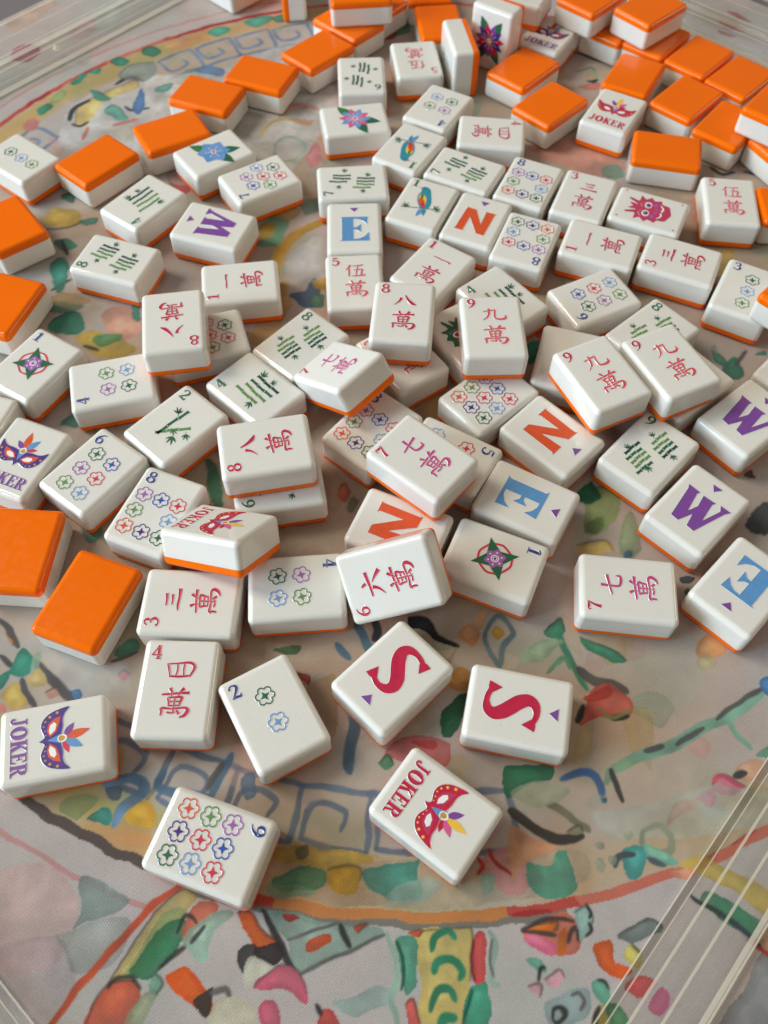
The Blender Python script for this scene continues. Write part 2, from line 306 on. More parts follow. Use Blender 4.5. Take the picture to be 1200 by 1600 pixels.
def feathers(red):
    g = Geo()
    for a, l, w, c in (((130, 4.6, 1.9, 'purple'), (88, 6.6, 2.2, 'yellow'), (50, 4.8, 2.0, 'pink'), (14, 3.6, 1.6, 'crimson')) if red else ((142, 4.2, 1.9, 'purple'), (100, 6.8, 2.4, 'orange'), (58, 5.6, 2.3, 'sky'), (20, 4.0, 1.6, 'red'))):
        g.poly(leafshape(.7*math.cos(math.radians(a)), 2.6+.7*math.sin(math.radians(a)), a, l, w, 9), c, .055+.002*(a/30))
    g.poly([(0, -1.6), (1.5, 2.6), (0, 2.3), (-1.5, 2.6)], 'sky', .075)
    g.poly(ell(0, 2.4, 1.15, 1.3), 'white', .085); g.poly(ell(0, 2.3, .75, .9), 'gold', .095)
    return g
def flower(kind):
    g = Geo(); lv = Geo()
    if kind == 'F2': cols, npet, pl, cc = ('sky', 'ltblue'), 6, 6.6, 'red'
    elif kind == 'F1': cols, npet, pl, cc = ('pink', 'ltblue'), 10, 6.6, 'red'
    else: cols, npet, pl, cc = ('crimson', 'dkpurple', 'purple'), 11, 7.4, 'yellow'
    for a in ((35, 200, 250) if kind != 'F3' else (60, 118, 240, 300)): lv.poly(leafshape(2*math.cos(math.radians(a)), 2*math.sin(math.radians(a)), a, 9.6, 4.6, 10), 'leaf' if a == 35 else 'green', .05)
    for i in range(npet):
        a = 360/npet*i+8; g.poly(leafshape(.6*math.cos(math.radians(a)), .6*math.sin(math.radians(a)), a, pl, 6.2 if npet < 8 else 3.4, 10), cols[i % len(cols)], .06+.0015*i)
        g.stroke([(1.2*math.cos(math.radians(a)), 1.2*math.sin(math.radians(a))), (pl*.6*math.cos(math.radians(a)), pl*.6*math.sin(math.radians(a)))], .18, 'white', .085, groove=.0)
    g.poly(ell(0, 0, 1.15, 1.15), 'white', .1); g.poly(ell(0, 0, .8, .8), cc, .105)
    return [('leaves', lv), ('blossom', g)]
def dragon(c1, c2):
    g = Geo(); out = [(0, 6.2), (1.6, 7.8), (1.5, 4.6), (3.4, 8.4), (4.2, 8.0), (3.6, 4.8), (6.6, 4.6), (5.2, 2.6), (6.8, .8), (5.4, -.6), (6.2, -3.0), (4.6, -3.6), (4.2, -6.2), (2.2, -7.2), (0, -8.0)]
    out = [(x*1.12, y*1.1) for x, y in out]; P, _ = smooth(out, 1, False, 3); pts = [tuple(p) for p in P] + [(-x, y) for x, y in P[::-1]][1:-1]
    g.poly(pts[::-1], c1, .05)
    for s in (-1, 1):
        g.poly([(s*x, y) for x, y in ell(2.6, 1.2, 1.9, 1.5)], 'white', .06); g.poly([(s*x, y) for x, y in ell(2.5, 1.1, 1.3, 1.1)], c2, .066); g.poly([(s*x, y) for x, y in ell(2.4, 1.1, .7, .7)], 'black', .072); g.poly([(s*x, y) for x, y in ell(2.2, 1.4, .22, .22, 8)], 'white', .078)
        g.stroke([(s*.8, 3.2), (s*2.8, 3.9), (s*4.9, 2.8)], [.2, .6, .2], 'black' if c1 == 'green' else 'crimson', .06)
        g.poly([(s*x, y) for x, y in ell(1.1, -2.6, .8, .6)], c2, .062)
        g.stroke([(s*.4, -4.6), (s*2.4, -5.0), (s*4.2, -3.6)], [.5, .6, .2], 'white', .06); g.poly([(s*x, y) for x, y in ell(3.6, -1.6, 1.0, .8)], c2, .06)
    for sx in (-1, 1):
        for sy in (-1, 1): g.poly(ell(sx*8.2, sy*11.6, .4, .4, 10), c1, .05)
    return g
def bird():
    b = Geo(); r = Geo()
    r.stroke([(-7.4, -5.6), (-2, -4.0), (3, -2.8), (7.6, -1.2)], [.5, .4, .4, .3], 'black', .04); tuft(r, -5.6, -5.0, 110, 1.0, 'green'); tuft(r, 5.6, -2.0, 60, 1.0, 'leaf'); tuft(r, 6.4, -1.6, -30, .8, 'green')
    P, _ = smooth([(-3.9, 8.6), (-2.4, 9.8), (-.2, 8.8), (1.4, 5.6), (3.0, 1.8), (3.4, -1.6), (2.2, -3.8), (.2, -3.4), (-2.4, .0), (-3.6, 3.6), (-3.2, 6.4)], 1, True, 4)
    b.poly([tuple(p) for p in P][::-1], 'teal', .06)
    b.poly(leafshape(-2.6, 5.2, -62, 8.2, 3.2, 10), 'yellow', .068); b.poly(leafshape(-2.2, 2.8, -58, 7.0, 2.5, 10), 'orange', .074); b.poly(leafshape(-.4, .4, -62, 4.6, 1.6, 8), 'red', .08); b.poly(leafshape(-2.4, 5.4, -70, 4.0, 1.2, 8), 'leaf', .077)
    b.poly(leafshape(1.4, -2.6, -100, 6.2, 2.2, 8), 'sky', .055); b.poly(leafshape(1.8, -2.6, -76, 5.0, 1.6, 8), 'teal', .057)
    b.poly([(-3.4, 8.8), (-5.4, 8.6), (-3.2, 8.0)], 'orange', .066); b.poly(ell(-2.5, 8.4, .3, .3, 8), 'black', .072)
    return [('branch', r), ('bird', b)]
def star_motif():
    a = Geo(); b = Geo(); n = 64
    ring = []
    for t in [2*math.pi*q/n for q in range(n)]:
        c_, s_ = math.cos(t), math.sin(t); r = 5.0/((abs(c_)**3.4+abs(s_)**3.4)**(1/3.4))*(1-.1*abs(math.sin(2*t))**6); u = t+.95; ring.append((r*math.cos(u), r*math.sin(u)))
    a.stroke(ring, .72, 'red', closed=True, sub=1, z=.02, groove=.055)
    st = []
    for i in range(8):
        r = 7.6 if i % 2 == 0 else 3.1; st.append((r*math.cos(math.pi/4*i+.5), r*math.sin(math.pi/4*i+.5)))
    b.poly(st, 'green', .085, rim=False)
    fl = [((3.0+.45*math.cos(6*t))*math.cos(t), (3.0+.45*math.cos(6*t))*math.sin(t)) for t in [2*math.pi*i/40 for i in range(40)]]
    b.poly(fl, 'lilac', .092); b.poly(ell(0, 0, 1.3, 1.3), 'white', .098); b.poly(ell(0, 0, 1.0, 1.0), 'lilac', .104); b.poly(ell(0, 0, .7, .7), 'white', .107); b.poly(ell(0, 0, .45, .45), 'dkgreen', .11)
    for k in range(6): b.poly(ell(2.15*math.cos(k*math.pi/3), 2.15*math.sin(k*math.pi/3), .28, .28, 8), 'white', .1)
    return [('loop_ring', a), ('star', b)]
def build_art(gl):
    """list of (part name, mesh, (x, y), rotz) on the tile face"""
    out = []
    def add(name, geo): out.append((name, geo.mesh(name), (0, 0), 0))
    k = gl[0]
    if gl in DOTS:
        g = Geo(); number(g, gl[1], 'navy'); add('numeral', g)
        if gl == 'D1':
            for nm, q in star_motif(): add(nm, q)
        for c, x, y in DOTS[gl]: out.append(('flower_dot', cached(('dot', c), lambda: dot_mesh(c)), (x, y), 0.26))
    elif gl in BAM:
        g = Geo(); number(g, gl[1], 'green'); add('numeral', g)
        for c, ln, x, y, r in BAM[gl]: out.append(('bamboo_stick', cached(('stick', c, ln), lambda: stick_mesh(c, ln)), (x, y), r))
        t = Geo()
        if gl == 'B2': tuft(t, 3.6, -4.2, -60, 1.15, 'green'); tuft(t, -2.4, 3.4, 140, .95, 'dkgreen'); tuft(t, 6.2, -.6, -40, .9, 'green'); tuft(t, 1.4, -2.4, -10, .8, 'leaf')
        elif gl == 'B4': tuft(t, -5.4, -3.6, 200, .95, 'green'); tuft(t, 5.2, 1.8, 20, .95, 'green'); tuft(t, 5.2, -2.6, -30, .8, 'green')
        else: tuft(t, -2.6, 5.6, 160, .75, 'green'); tuft(t, 6.2, 3.2, -10, .8, 'green'); tuft(t, -5.8, -4.2, 160, .75, 'green'); tuft(t, 2.9, -6.2, -20, .8, 'green')
        add('bamboo_leaves', t)
    elif gl == 'B1':
        g = Geo(); number(g, '1', 'green'); add('numeral', g)
        for nm, q in bird(): add(nm, q)
    elif k == 'C':
        col = {'7': 'magenta', '9': 'pinkred', '5': 'pinkred'}.get(gl[1], 'crimson')
        g = Geo(); number(g, gl[1], 'crimson'); add('numeral', g)
        sz = {'1': (7.6, 2.6), '2': (7, 4.4), '3': (7.2, 5.0), '4': (8, 4.6), '5': (7.4, 6.2), '6': (7.8, 6.8), '7': (6.6, 6.4), '8': (7.8, 5.2), '9': (7.8, 5.4)}[gl[1]]
        g = Geo(); char(g, 'c'+gl[1], .5, 5.2, *sz, col); add('numeral_character', g)
        g = Geo(); char(g, 'wan', .2, -4.4, 8.0, 8.4, col); add('wan_character', g)
    elif gl in ('N', 'E', 'W'):
        g = Geo(); g.poly(place(LET[gl], 0, -1.6, {'N': 13.4, 'E': 11.8, 'W': 15.0}[gl], 14.0), {'N': 'orange', 'E': 'sky', 'W': 'purple'}[gl], .05, rim=True); add('letter', g)
    elif gl == 'S':
        g = Geo(); q = [(5.0,2.7,1.7),(3.2,4.2,1.5),(.9,4.9,1.7),(-1.5,4.2,2.7),(-2.5,2.2,3.6),(-1.6,-.2,4.1),(.2,-2.3,4.2),(2.0,-4.5,4.1),(2.9,-6.8,3.6),(1.9,-8.7,2.7),(-.6,-9.3,1.6),(-3.2,-8.7,1.5),(-5.2,-7.2,1.7)]
        g.stroke([(x, y) for x, y, w in q], [w for x, y, w in q], 'crimson', .05, sub=5, groove=.06)
        g.poly([(4.7,1.0),(6.1,4.7),(4.6,4.9),(2.0,4.5)], 'crimson', .112); g.poly([(-4.9,-5.4),(-6.3,-9.1),(-4.8,-9.3),(-2.2,-8.9)], 'crimson', .112); add('letter', g)
    if gl in ('N', 'E', 'W', 'S'):
        g = Geo(); g.poly([(-1.8, 10.8), (0, 8.3), (1.8, 10.8)], 'purple', .05, rim=True); add('triangle', g)
    if gl in ('JP', 'JR'):
        g = Geo(); wordjoker(g, 'purple' if gl == 'JP' else 'crimson'); add('joker_word', g)
        add('mask', mask(gl == 'JR')); add('feathers', feathers(gl == 'JR'))
    if gl in ('F1', 'F2', 'F3'):
        for nm, q in flower(gl): add(nm, q)
    if gl == 'DR': add('dragon_face', dragon('rose', 'lilac'))
    if gl == 'DG': add('dragon_face', dragon('green', 'rose'))
    return out

# mat print: watercolour patches and brush strokes, (kind, sRGB, opacity, [width,] outline in mm on the mat)
PAINT = [
 ('b', (222, 180, 172), 0.55, [(-104.2, 34.7), (-91.7, 39.5), (-81.9, 34.8), (-78.5, 24.1), (-86.2, 13.9), (-99.8, 16.7)]),
 ('b', (196, 176, 184), 0.5, [(-97.2, 19.6), (-82.9, 21.2), (-76.0, 11.2), (-83.8, 2.9), (-94.5, 8.3)]),
 ('b', (134, 152, 146), 0.8, [(-80.3, 35.2), (-78.3, 36.3), (-66.5, 31.5), (-71.6, 26.9), (-77.8, 24.6), (-79.8, 23.8), (-77.7, 28.7)]),
 ('b', (168, 176, 170), 0.7, [(-84.3, 21.7), (-80.0, 23.4), (-65.8, 27.2), (-67.4, 16.9), (-76.6, 14.0), (-80.6, 18.3)]),
 ('s', (214, 92, 62), 1.0, 2.0, [(-81.9, 0.9), (-74.6, 11.9), (-66.6, 22.0), (-59.5, 29.5), (-51.9, 35.0)]),
 ('b', (206, 186, 112), 0.9, [(-70.5, 7.0), (-65.8, 16.9), (-59.2, 27.2), (-52.5, 33.4), (-48.1, 31.9), (-52.4, 25.8), (-59.3, 16.9), (-64.2, 7.0)]),
 ('b', (150, 178, 120), 0.7, [(-65.1, 12.6), (-60.8, 21.3), (-55.7, 28.0), (-51.0, 28.0), (-53.6, 22.8), (-59.7, 14.1)]),
 ('b', (56, 136, 92), 0.9, [(-63.7, 14.0), (-60.6, 19.8), (-57.1, 24.3), (-51.5, 25.8), (-49.8, 21.3), (-54.5, 16.9), (-57.9, 12.6)]),
 ('b', (226, 120, 92), 1.0, [(-49.4, 28.8), (-46.4, 31.1), (-42.0, 29.6), (-44.1, 25.8), (-48.4, 20.6), (-51.2, 22.8)]),
 ('b', (222, 104, 78), 1.0, [(-71.9, 1.6), (-70.8, 8.4), (-67.4, 11.9), (-61.8, 11.9), (-59.7, 8.4), (-62.4, 1.6)]),
 ('b', (158, 190, 170), 0.9, [(-50.2, 21.3), (-47.4, 25.8), (-41.9, 28.8), (-38.5, 28.1), (-43.0, 22.8), (-43.9, 17.0), (-48.2, 18.4)]),
 ('b', (176, 186, 150), 0.9, [(-62.7, 3.0), (-59.0, 9.1), (-55.1, 9.9), (-56.2, 6.4), (-59.4, 1.7)]),
 ('b', (130, 184, 160), 0.9, [(-56.5, 14.1), (-54.6, 12.0), (-55.8, 9.2), (-57.6, 10.5)]),
 ('s', (60, 58, 57), 0.85, 1.1, [(-68.3, 10.5), (-66.7, 12.6), (-62.7, 12.9), (-60.0, 10.5)]),
 ('s', (60, 58, 57), 0.85, 1.1, [(-55.9, 15.5), (-53.8, 17.7), (-49.9, 19.6)]),
 ('s', (60, 58, 57), 0.85, 1.1, [(-52.3, 22.8), (-51.6, 26.5), (-49.2, 27.0), (-47.4, 25.8)]),
 ('s', (60, 58, 57), 0.85, 1.1, [(-48.4, 20.6), (-46.7, 22.8), (-45.3, 25.1)]),
 ('b', (226, 96, 40), 1.0, [(-54.2, 12.9), (-49.5, 16.2), (-44.9, 11.3), (-42.0, 6.5), (-45.1, 5.8)]),
 ('b', (226, 96, 40), 1.0, [(-37.7, 28.1), (-34.4, 28.3), (-31.6, 24.4), (-26.3, 20.0), (-27.8, 17.4), (-31.9, 18.5)]),
 ('b', (60, 58, 57), 1.0, [(-32.3, 19.2), (-26.8, 20.3), (-25.1, 18.2), (-27.7, 16.3), (-31.0, 17.0)]),
 ('b', (60, 58, 57), 0.9, [(-36.5, 18.9), (-32.9, 20.4), (-31.6, 18.2), (-34.8, 13.9)]),
 ('b', (60, 58, 57), 0.9, [(-47.2, 8.2), (-42.4, 10.6), (-42.8, 7.1), (-43.6, 4.4)]),
 ('s', (112, 108, 104), 1.0, 1.6, [(-42.3, 9.6), (-39.2, 10.6), (-38.0, 9.2)]),
 ('b', (214, 212, 190), 0.8, [(-33.7, 17.0), (-31.0, 17.3), (-26.8, 15.6), (-30.5, 10.7), (-34.5, 11.3)]),
 ('b', (212, 208, 178), 0.8, [(-42.1, 7.8), (-34.3, 8.6), (-30.6, 3.1), (-41.5, 1.7)]),
 ('b', (156, 184, 168), 0.95, [(-31.0, 28.1), (-24.7, 20.7), (-20.3, 14.2), (-5.9, 20.1), (0.6, 23.0), (-6.0, 24.8), (-19.4, 27.4)]),
 ('s', (60, 58, 57), 1.0, 1.7, [(-31.1, 28.6), (-26.4, 20.7), (-22.0, 14.9)]),
 ('s', (60, 58, 57), 1.0, 1.5, [(-11.0, 25.5), (-7.9, 20.4)]),
 ('s', (112, 108, 104), 1.0, 0.9, [(-24.4, 21.2), (-11.8, 26.0)]),
 ('s', (112, 108, 104), 1.0, 1.0, [(-20.6, 14.2), (0.6, 22.7)]),
 ('b', (222, 92, 54), 1.0, [(-19.5, 20.3), (-13.4, 23.3), (-12.5, 21.5), (-18.1, 18.6)]),
 ('b', (196, 66, 58), 1.0, [(-26.0, 27.4), (-21.3, 26.8), (-24.2, 25.5)]),
 ('b', (222, 92, 54), 1.0, [(-7.4, 24.9), (-4.1, 25.3), (-6.0, 23.6)]),
 ('b', (214, 104, 124), 1.0, [(-31.3, 10.7), (-27.6, 14.9), (-25.3, 16.4), (-21.1, 14.9), (-18.8, 10.0), (-19.2, 7.9), (-23.3, 10.7), (-28.8, 9.7)]),
 ('b', (214, 104, 124), 1.0, [(-29.3, 1.8), (-29.4, 6.5), (-27.1, 7.9), (-24.6, 6.5), (-25.1, 1.8)]),
 ('b', (202, 84, 76), 1.0, [(-15.8, 3.2), (-14.3, 6.6), (-10.3, 2.6)]),
 ('s', (60, 58, 57), 1.0, 1.2, [(-16.4, 7.5), (-15.1, 5.2)]),
 ('b', (166, 198, 190), 0.8, [(-12.8, 7.3), (-5.7, 10.1), (0.6, 11.5), (2.6, 8.5), (-5.6, 5.3)]),
 ('b', (216, 192, 112), 1.0, [(8.8, 23.8), (20.4, 24.6), (22.8, 23.2), (22.3, 13.0), (20.2, 2.0), (8.5, 2.0), (10.2, 11.6)]),
 ('b', (92, 154, 130), 1.0, [(4.2, 22.3), (8.8, 22.8), (9.5, 17.2), (8.6, 10.9), (5.4, 9.4), (4.7, 17.2)]),
 ('s', (40, 96, 76), 1.0, 1.0, [(4.2, 21.6), (5.8, 15.8), (4.6, 10.8)]),
 ('s', (158, 190, 170), 1.0, 1.6, [(1.4, 23.0), (3.5, 18.7), (3.5, 12.9), (1.9, 8.7), (4.1, 3.3)]),
 ('b', (216, 84, 80), 1.0, [(22.9, 21.7), (25.3, 23.9), (26.8, 21.7), (26.0, 13.0), (23.1, 13.0)]),
 ('s', (120, 50, 48), 1.0, 0.8, [(23.0, 21.4), (22.5, 17.3), (23.4, 13.0)]),
 ('s', (52, 140, 106), 1.0, 2.0, [(12.8, 19.4), (13.7, 22.4), (17.0, 23.9), (18.6, 21.9)]),
 ('s', (52, 140, 106), 1.0, 2.0, [(13.5, 14.4), (14.4, 16.8), (17.6, 17.3), (20.3, 15.1), (19.9, 13.0)]),
 ('s', (52, 140, 106), 1.0, 2.0, [(12.5, 6.0), (14.2, 10.2), (17.4, 10.5), (18.4, 8.1)]),
 ('s', (52, 140, 106), 1.0, 2.0, [(14.0, 2.0), (15.6, 4.4), (18.0, 4.4)]),
 ('b', (74, 154, 124), 1.0, [(22.2, 10.9), (23.9, 12.3), (26.6, 11.9), (25.7, 2.0), (19.7, 2.0)]),
 ('s', (40, 100, 80), 1.0, 0.9, [(22.7, 10.9), (21.9, 7.5), (19.8, 3.4)]),
 ('s', (160, 186, 170), 1.0, 1.5, [(27.8, 23.9), (29.2, 20.2), (27.6, 13.0), (29.4, 11.7)]),
 ('s', (112, 108, 104), 1.0, 0.7, [(28.4, 21.7), (27.8, 17.3), (28.3, 13.8)]),
 ('b', (224, 100, 92), 1.0, [(5.7, 7.4), (7.8, 8.1), (9.3, 3.3), (6.9, 2.0)]),
 ('b', (222, 92, 54), 1.0, [(7.2, 23.8), (10.5, 24.3), (9.6, 22.5)]),
 ('b', (222, 120, 96), 1.0, [(37.2, 24.7), (45.5, 28.5), (50.3, 26.3), (50.4, 20.3), (46.2, 18.9), (40.5, 19.6), (36.8, 23.2)]),
 ('b', (228, 116, 146), 1.0, [(36.7, 22.5), (41.6, 22.5), (44.6, 19.6), (39.7, 19.3)]),
 ('b', (230, 120, 46), 1.0, [(38.9, 25.5), (45.3, 26.2), (44.2, 24.0), (39.3, 24.3)]),
 ('b', (230, 120, 46), 1.0, [(44.7, 23.3), (47.1, 24.8), (46.2, 19.6), (44.6, 19.6)]),
 ('s', (60, 58, 57), 0.85, 1.2, [(36.5, 24.4), (42.9, 27.0), (49.4, 26.3)]),
 ('s', (60, 58, 57), 0.85, 1.2, [(36.8, 24.0), (44.2, 23.3)]),
 ('s', (60, 58, 57), 0.85, 1.2, [(47.3, 21.8), (48.4, 24.0), (50.1, 24.8), (50.1, 22.1)]),
 ('b', (164, 200, 190), 1.0, [(50.0, 28.5), (53.2, 30.1), (54.6, 27.8), (53.4, 24.8), (51.1, 21.8), (50.1, 24.8)]),
 ('s', (60, 58, 57), 1.0, 0.9, [(53.7, 30.5), (54.2, 28.6), (53.4, 27.5)]),
 ('s', (60, 58, 57), 1.0, 0.9, [(53.2, 26.3), (54.0, 24.5), (52.4, 23.0)]),
 ('b', (228, 98, 46), 1.0, [(54.6, 21.1), (58.0, 22.4), (58.9, 20.4), (59.8, 17.5), (62.7, 15.3), (60.9, 13.6), (57.1, 15.3), (55.0, 18.2)]),
 ('b', (124, 134, 130), 1.0, [(60.8, 22.6), (65.0, 24.8), (69.9, 26.7), (72.1, 25.3), (68.6, 21.9), (65.2, 20.7), (62.0, 21.6)]),
 ('s', (112, 108, 104), 1.0, 0.8, [(60.9, 23.0), (65.3, 24.8)]),
 ('b', (218, 200, 108), 1.0, [(61.5, 18.2), (64.3, 20.4), (65.9, 18.2), (63.6, 15.8)]),
 ('s', (96, 104, 70), 1.0, 0.8, [(64.3, 20.7), (66.0, 19.0)]),
 ('b', (120, 184, 160), 1.0, [(36.2, 16.7), (40.3, 17.4), (41.8, 15.2), (38.5, 14.5)]),
 ('s', (60, 58, 57), 1.0, 1.0, [(39.1, 12.4), (39.8, 15.2), (41.3, 16.0)]),
 ('b', (228, 166, 176), 0.9, [(40.8, 13.1), (45.0, 15.7), (46.0, 13.8), (42.5, 11.7)]),
 ('b', (228, 166, 176), 0.9, [(36.6, 11.0), (39.8, 11.7), (39.1, 8.9), (37.2, 9.6)]),
 ('b', (146, 170, 170), 0.8, [(40.2, 7.5), (46.9, 11.0), (51.7, 10.4), (50.2, 4.9), (42.9, 2.8)]),
 ('s', (60, 58, 57), 1.0, 1.0, [(42.5, 4.8), (43.0, 6.9), (44.6, 7.3), (45.4, 5.5), (43.7, 4.1), (42.5, 4.8)]),
 ('s', (112, 108, 104), 1.0, 1.0, [(47.3, 9.6), (49.2, 10.1), (50.1, 8.3), (48.8, 6.2)]),
 ('b', (112, 184, 154), 1.0, [(52.6, 11.8), (55.2, 13.2), (57.3, 11.1), (56.1, 7.6), (53.1, 9.0)]),
 ('s', (60, 58, 57), 1.0, 0.9, [(54.4, 12.9), (56.0, 12.9), (56.9, 11.5)]),
 ('b', (204, 184, 88), 1.0, [(50.7, 2.2), (52.8, 6.9), (55.3, 7.6), (57.2, 2.2)]),
 ('s', (60, 58, 57), 1.0, 1.3, [(53.7, 7.3), (52.3, 4.9), (51.6, 2.2)]),
 ('b', (92, 150, 108), 1.0, [(55.2, 6.9), (58.5, 7.6), (60.9, 2.9), (56.9, 2.2)]),
 ('b', (226, 92, 92), 1.0, [(60.5, 11.1), (65.0, 13.9), (68.6, 11.8), (64.2, 9.0)]),
 ('b', (210, 90, 130), 0.8, [(65.6, 7.7), (70.1, 11.1), (72.2, 9.1), (68.4, 5.6)]),
 ('b', (214, 186, 96), 0.9, [(79.2, 40.4), (87.2, 37.2), (94.7, 32.6), (101.7, 26.5), (103.1, 32.6), (92.6, 38.9), (84.8, 42.8)]),
 ('b', (64, 144, 106), 0.9, [(86.6, 34.1), (94.0, 29.5), (101.3, 25.0), (97.3, 22.0), (88.4, 26.5), (83.6, 31.8)]),
 ('s', (60, 70, 76), 1.0, 1.5, [(81.2, 32.5), (88.7, 28.0), (97.1, 20.9)]),
 ('b', (226, 166, 136), 1.0, [(96.4, 25.0), (101.7, 26.5), (103.5, 20.6), (98.5, 19.8)]),
 ('b', (150, 150, 152), 1.0, [(81.9, 2.3), (90.1, 11.2), (99.2, 20.3), (112.2, 16.3), (106.1, -6.7), (75.5, -6.9)]),
 ('s', (196, 66, 70), 1.0, 1.2, [(94.1, 22.0), (98.3, 19.1), (100.9, 16.2)]),
 ('b', (186, 170, 146), 0.8, [(-62.4, 49.5), (-30.5, 43.1), (0.5, 40.8), (27.9, 40.9), (52.2, 43.5), (51.3, 35.5), (17.2, 29.1), (-16.2, 30.5), (-50.4, 36.6)]),
 ('b', (204, 170, 86), 1.0, [(-30.5, 43.1), (-23.7, 44.4), (-3.8, 42.4), (-4.6, 40.0), (-16.6, 39.1), (-26.9, 40.7)]),
 ('b', (98, 148, 110), 1.0, [(-28.3, 36.7), (-21.7, 39.1), (-15.7, 39.1), (-14.7, 36.0), (-17.1, 33.3), (-23.8, 32.8), (-28.2, 34.3)]),
 ('b', (218, 164, 54), 1.0, [(-14.5, 38.6), (-9.7, 39.6), (-5.8, 38.7), (-5.9, 36.0), (-8.2, 32.4), (-13.8, 35.2)]),
 ('b', (84, 154, 136), 1.0, [(-5.1, 38.4), (0.5, 39.7), (7.3, 40.0), (9.9, 40.8), (9.0, 36.9), (10.6, 33.0), (8.1, 30.6), (-1.1, 32.1), (-4.2, 35.2)]),
 ('b', (164, 184, 168), 0.8, [(0.5, 32.1), (9.0, 36.1), (15.7, 34.5), (10.6, 30.6), (3.9, 29.8)]),
 ('b', (140, 176, 140), 0.7, [(-30.7, 34.3), (-26.5, 35.1), (-17.1, 32.8), (-21.2, 31.2), (-28.0, 32.0)]),
 ('b', (218, 150, 146), 0.85, [(29.8, 43.4), (35.1, 45.0), (40.0, 41.8), (43.0, 37.0), (34.1, 32.3), (29.3, 36.2), (27.0, 40.1)]),
 ('s', (196, 66, 58), 1.0, 1.2, [(26.2, 41.7), (27.3, 39.3), (25.7, 37.3)]),
 ('s', (196, 66, 58), 1.0, 1.0, [(29.0, 44.2), (30.9, 40.2), (34.5, 37.3)]),
 ('b', (150, 176, 150), 0.8, [(26.8, 36.9), (30.3, 37.3), (29.5, 33.0), (27.4, 32.3)]),
 ('b', (216, 168, 64), 1.0, [(-71.1, 54.5), (-67.8, 55.9), (-62.2, 53.7), (-62.4, 49.5), (-69.5, 50.3)]),
 ('b', (72, 152, 142), 1.0, [(-80.7, 51.1), (-77.2, 54.2), (-74.7, 52.0), (-75.4, 48.9), (-80.0, 50.3)]),
 ('s', (112, 144, 174), 1.0, 3.2, [(-77.5, 60.6), (-70.6, 62.4), (-66.5, 58.9), (-71.8, 53.7), (-73.2, 49.5)]),
 ('b', (152, 168, 112), 0.8, [(-89.6, 54.4), (-83.2, 57.9), (-79.4, 56.2), (-83.5, 50.2)]),
 ('b', (84, 108, 136), 0.8, [(-77.3, 59.7), (-72.8, 59.7), (-72.6, 56.3), (-76.2, 56.6)]),
 ('s', (104, 138, 164), 1.0, 2.6, [(-61.1, 65.1), (-63.1, 60.7), (-57.4, 58.1), (-47.6, 57.3)]),
 ('s', (104, 138, 164), 1.0, 2.4, [(-47.6, 57.3), (-45.5, 63.4), (-43.4, 68.8)]),
 ('s', (112, 108, 104), 1.0, 2.0, [(-48.7, 59.5), (-45.8, 66.1)]),
 ('b', (92, 120, 150), 0.8, [(-40.0, 62.5), (-36.6, 64.3), (-35.2, 58.2), (-38.2, 56.4)]),
 ('b', (112, 108, 104), 0.7, [(-23.6, 43.1), (-20.6, 44.4), (-19.8, 41.8), (-22.6, 40.7)]),
 ('s', (98, 96, 96), 1.0, 3.2, [(-104.9, 96.5), (-96.7, 89.5), (-92.3, 85.9), (-88.4, 83.6)]),
 ('s', (98, 96, 96), 1.0, 1.9, [(-108.0, 91.4), (-105.8, 87.4), (-101.9, 82.6)]),
 ('s', (98, 96, 96), 1.0, 2.2, [(-118.9, 110.5), (-115.1, 106.8), (-111.6, 101.2)]),
 ('s', (98, 96, 96), 1.0, 1.8, [(-116.0, 98.5), (-111.4, 95.4)]),
 ('b', (70, 146, 126), 1.0, [(-111.9, 97.5), (-109.7, 100.6), (-106.0, 98.5), (-104.7, 95.4), (-107.9, 92.4), (-111.4, 93.4)]),
 ('b', (150, 184, 160), 0.7, [(-105.7, 97.5), (-103.5, 100.0), (-102.8, 94.4), (-105.2, 93.4)]),
 ('b', (70, 146, 126), 1.0, [(-115.2, 90.9), (-111.6, 94.4), (-111.2, 90.4), (-114.4, 87.8)]),
 ('b', (214, 184, 104), 1.0, [(-112.2, 86.4), (-109.3, 90.4), (-106.8, 87.4), (-104.1, 83.9), (-108.5, 82.5)]),
 ('b', (206, 184, 124), 1.0, [(-106.5, 92.4), (-102.6, 94.4), (-99.8, 90.4), (-102.4, 89.0), (-105.4, 89.8)]),
 ('b', (224, 156, 96), 1.0, [(-116.2, 105.8), (-113.3, 103.7), (-113.2, 101.6)]),
 ('b', (218, 140, 136), 1.0, [(-113.4, 83.5), (-110.6, 83.5), (-109.7, 81.2), (-112.8, 81.2)]),
 ('b', (222, 110, 120), 1.0, [(-79.4, 92.8), (-77.7, 94.2), (-76.2, 93.0), (-77.5, 91.4)]),
 ('b', (90, 160, 134), 1.0, [(-81.7, 99.7), (-78.1, 103.9), (-75.3, 104.3), (-74.1, 100.8), (-79.2, 98.3)]),
 ('s', (112, 108, 104), 1.0, 1.2, [(-82.5, 97.2), (-78.2, 98.1), (-74.6, 100.1)]),
 ('b', (224, 166, 146), 1.0, [(-99.7, 87.1), (-96.9, 88.5), (-95.2, 86.5), (-97.8, 85.1)]),
 ('b', (200, 200, 196), 0.5, [(-105.5, 103.7), (-90.7, 97.6), (-78.9, 96.6), (-75.7, 88.6), (-86.5, 85.6), (-97.2, 91.4)]),
 ('b', (92, 130, 172), 1.0, [(-92.0, 87.5), (-89.9, 88.5), (-88.6, 86.5), (-90.7, 85.5)]),
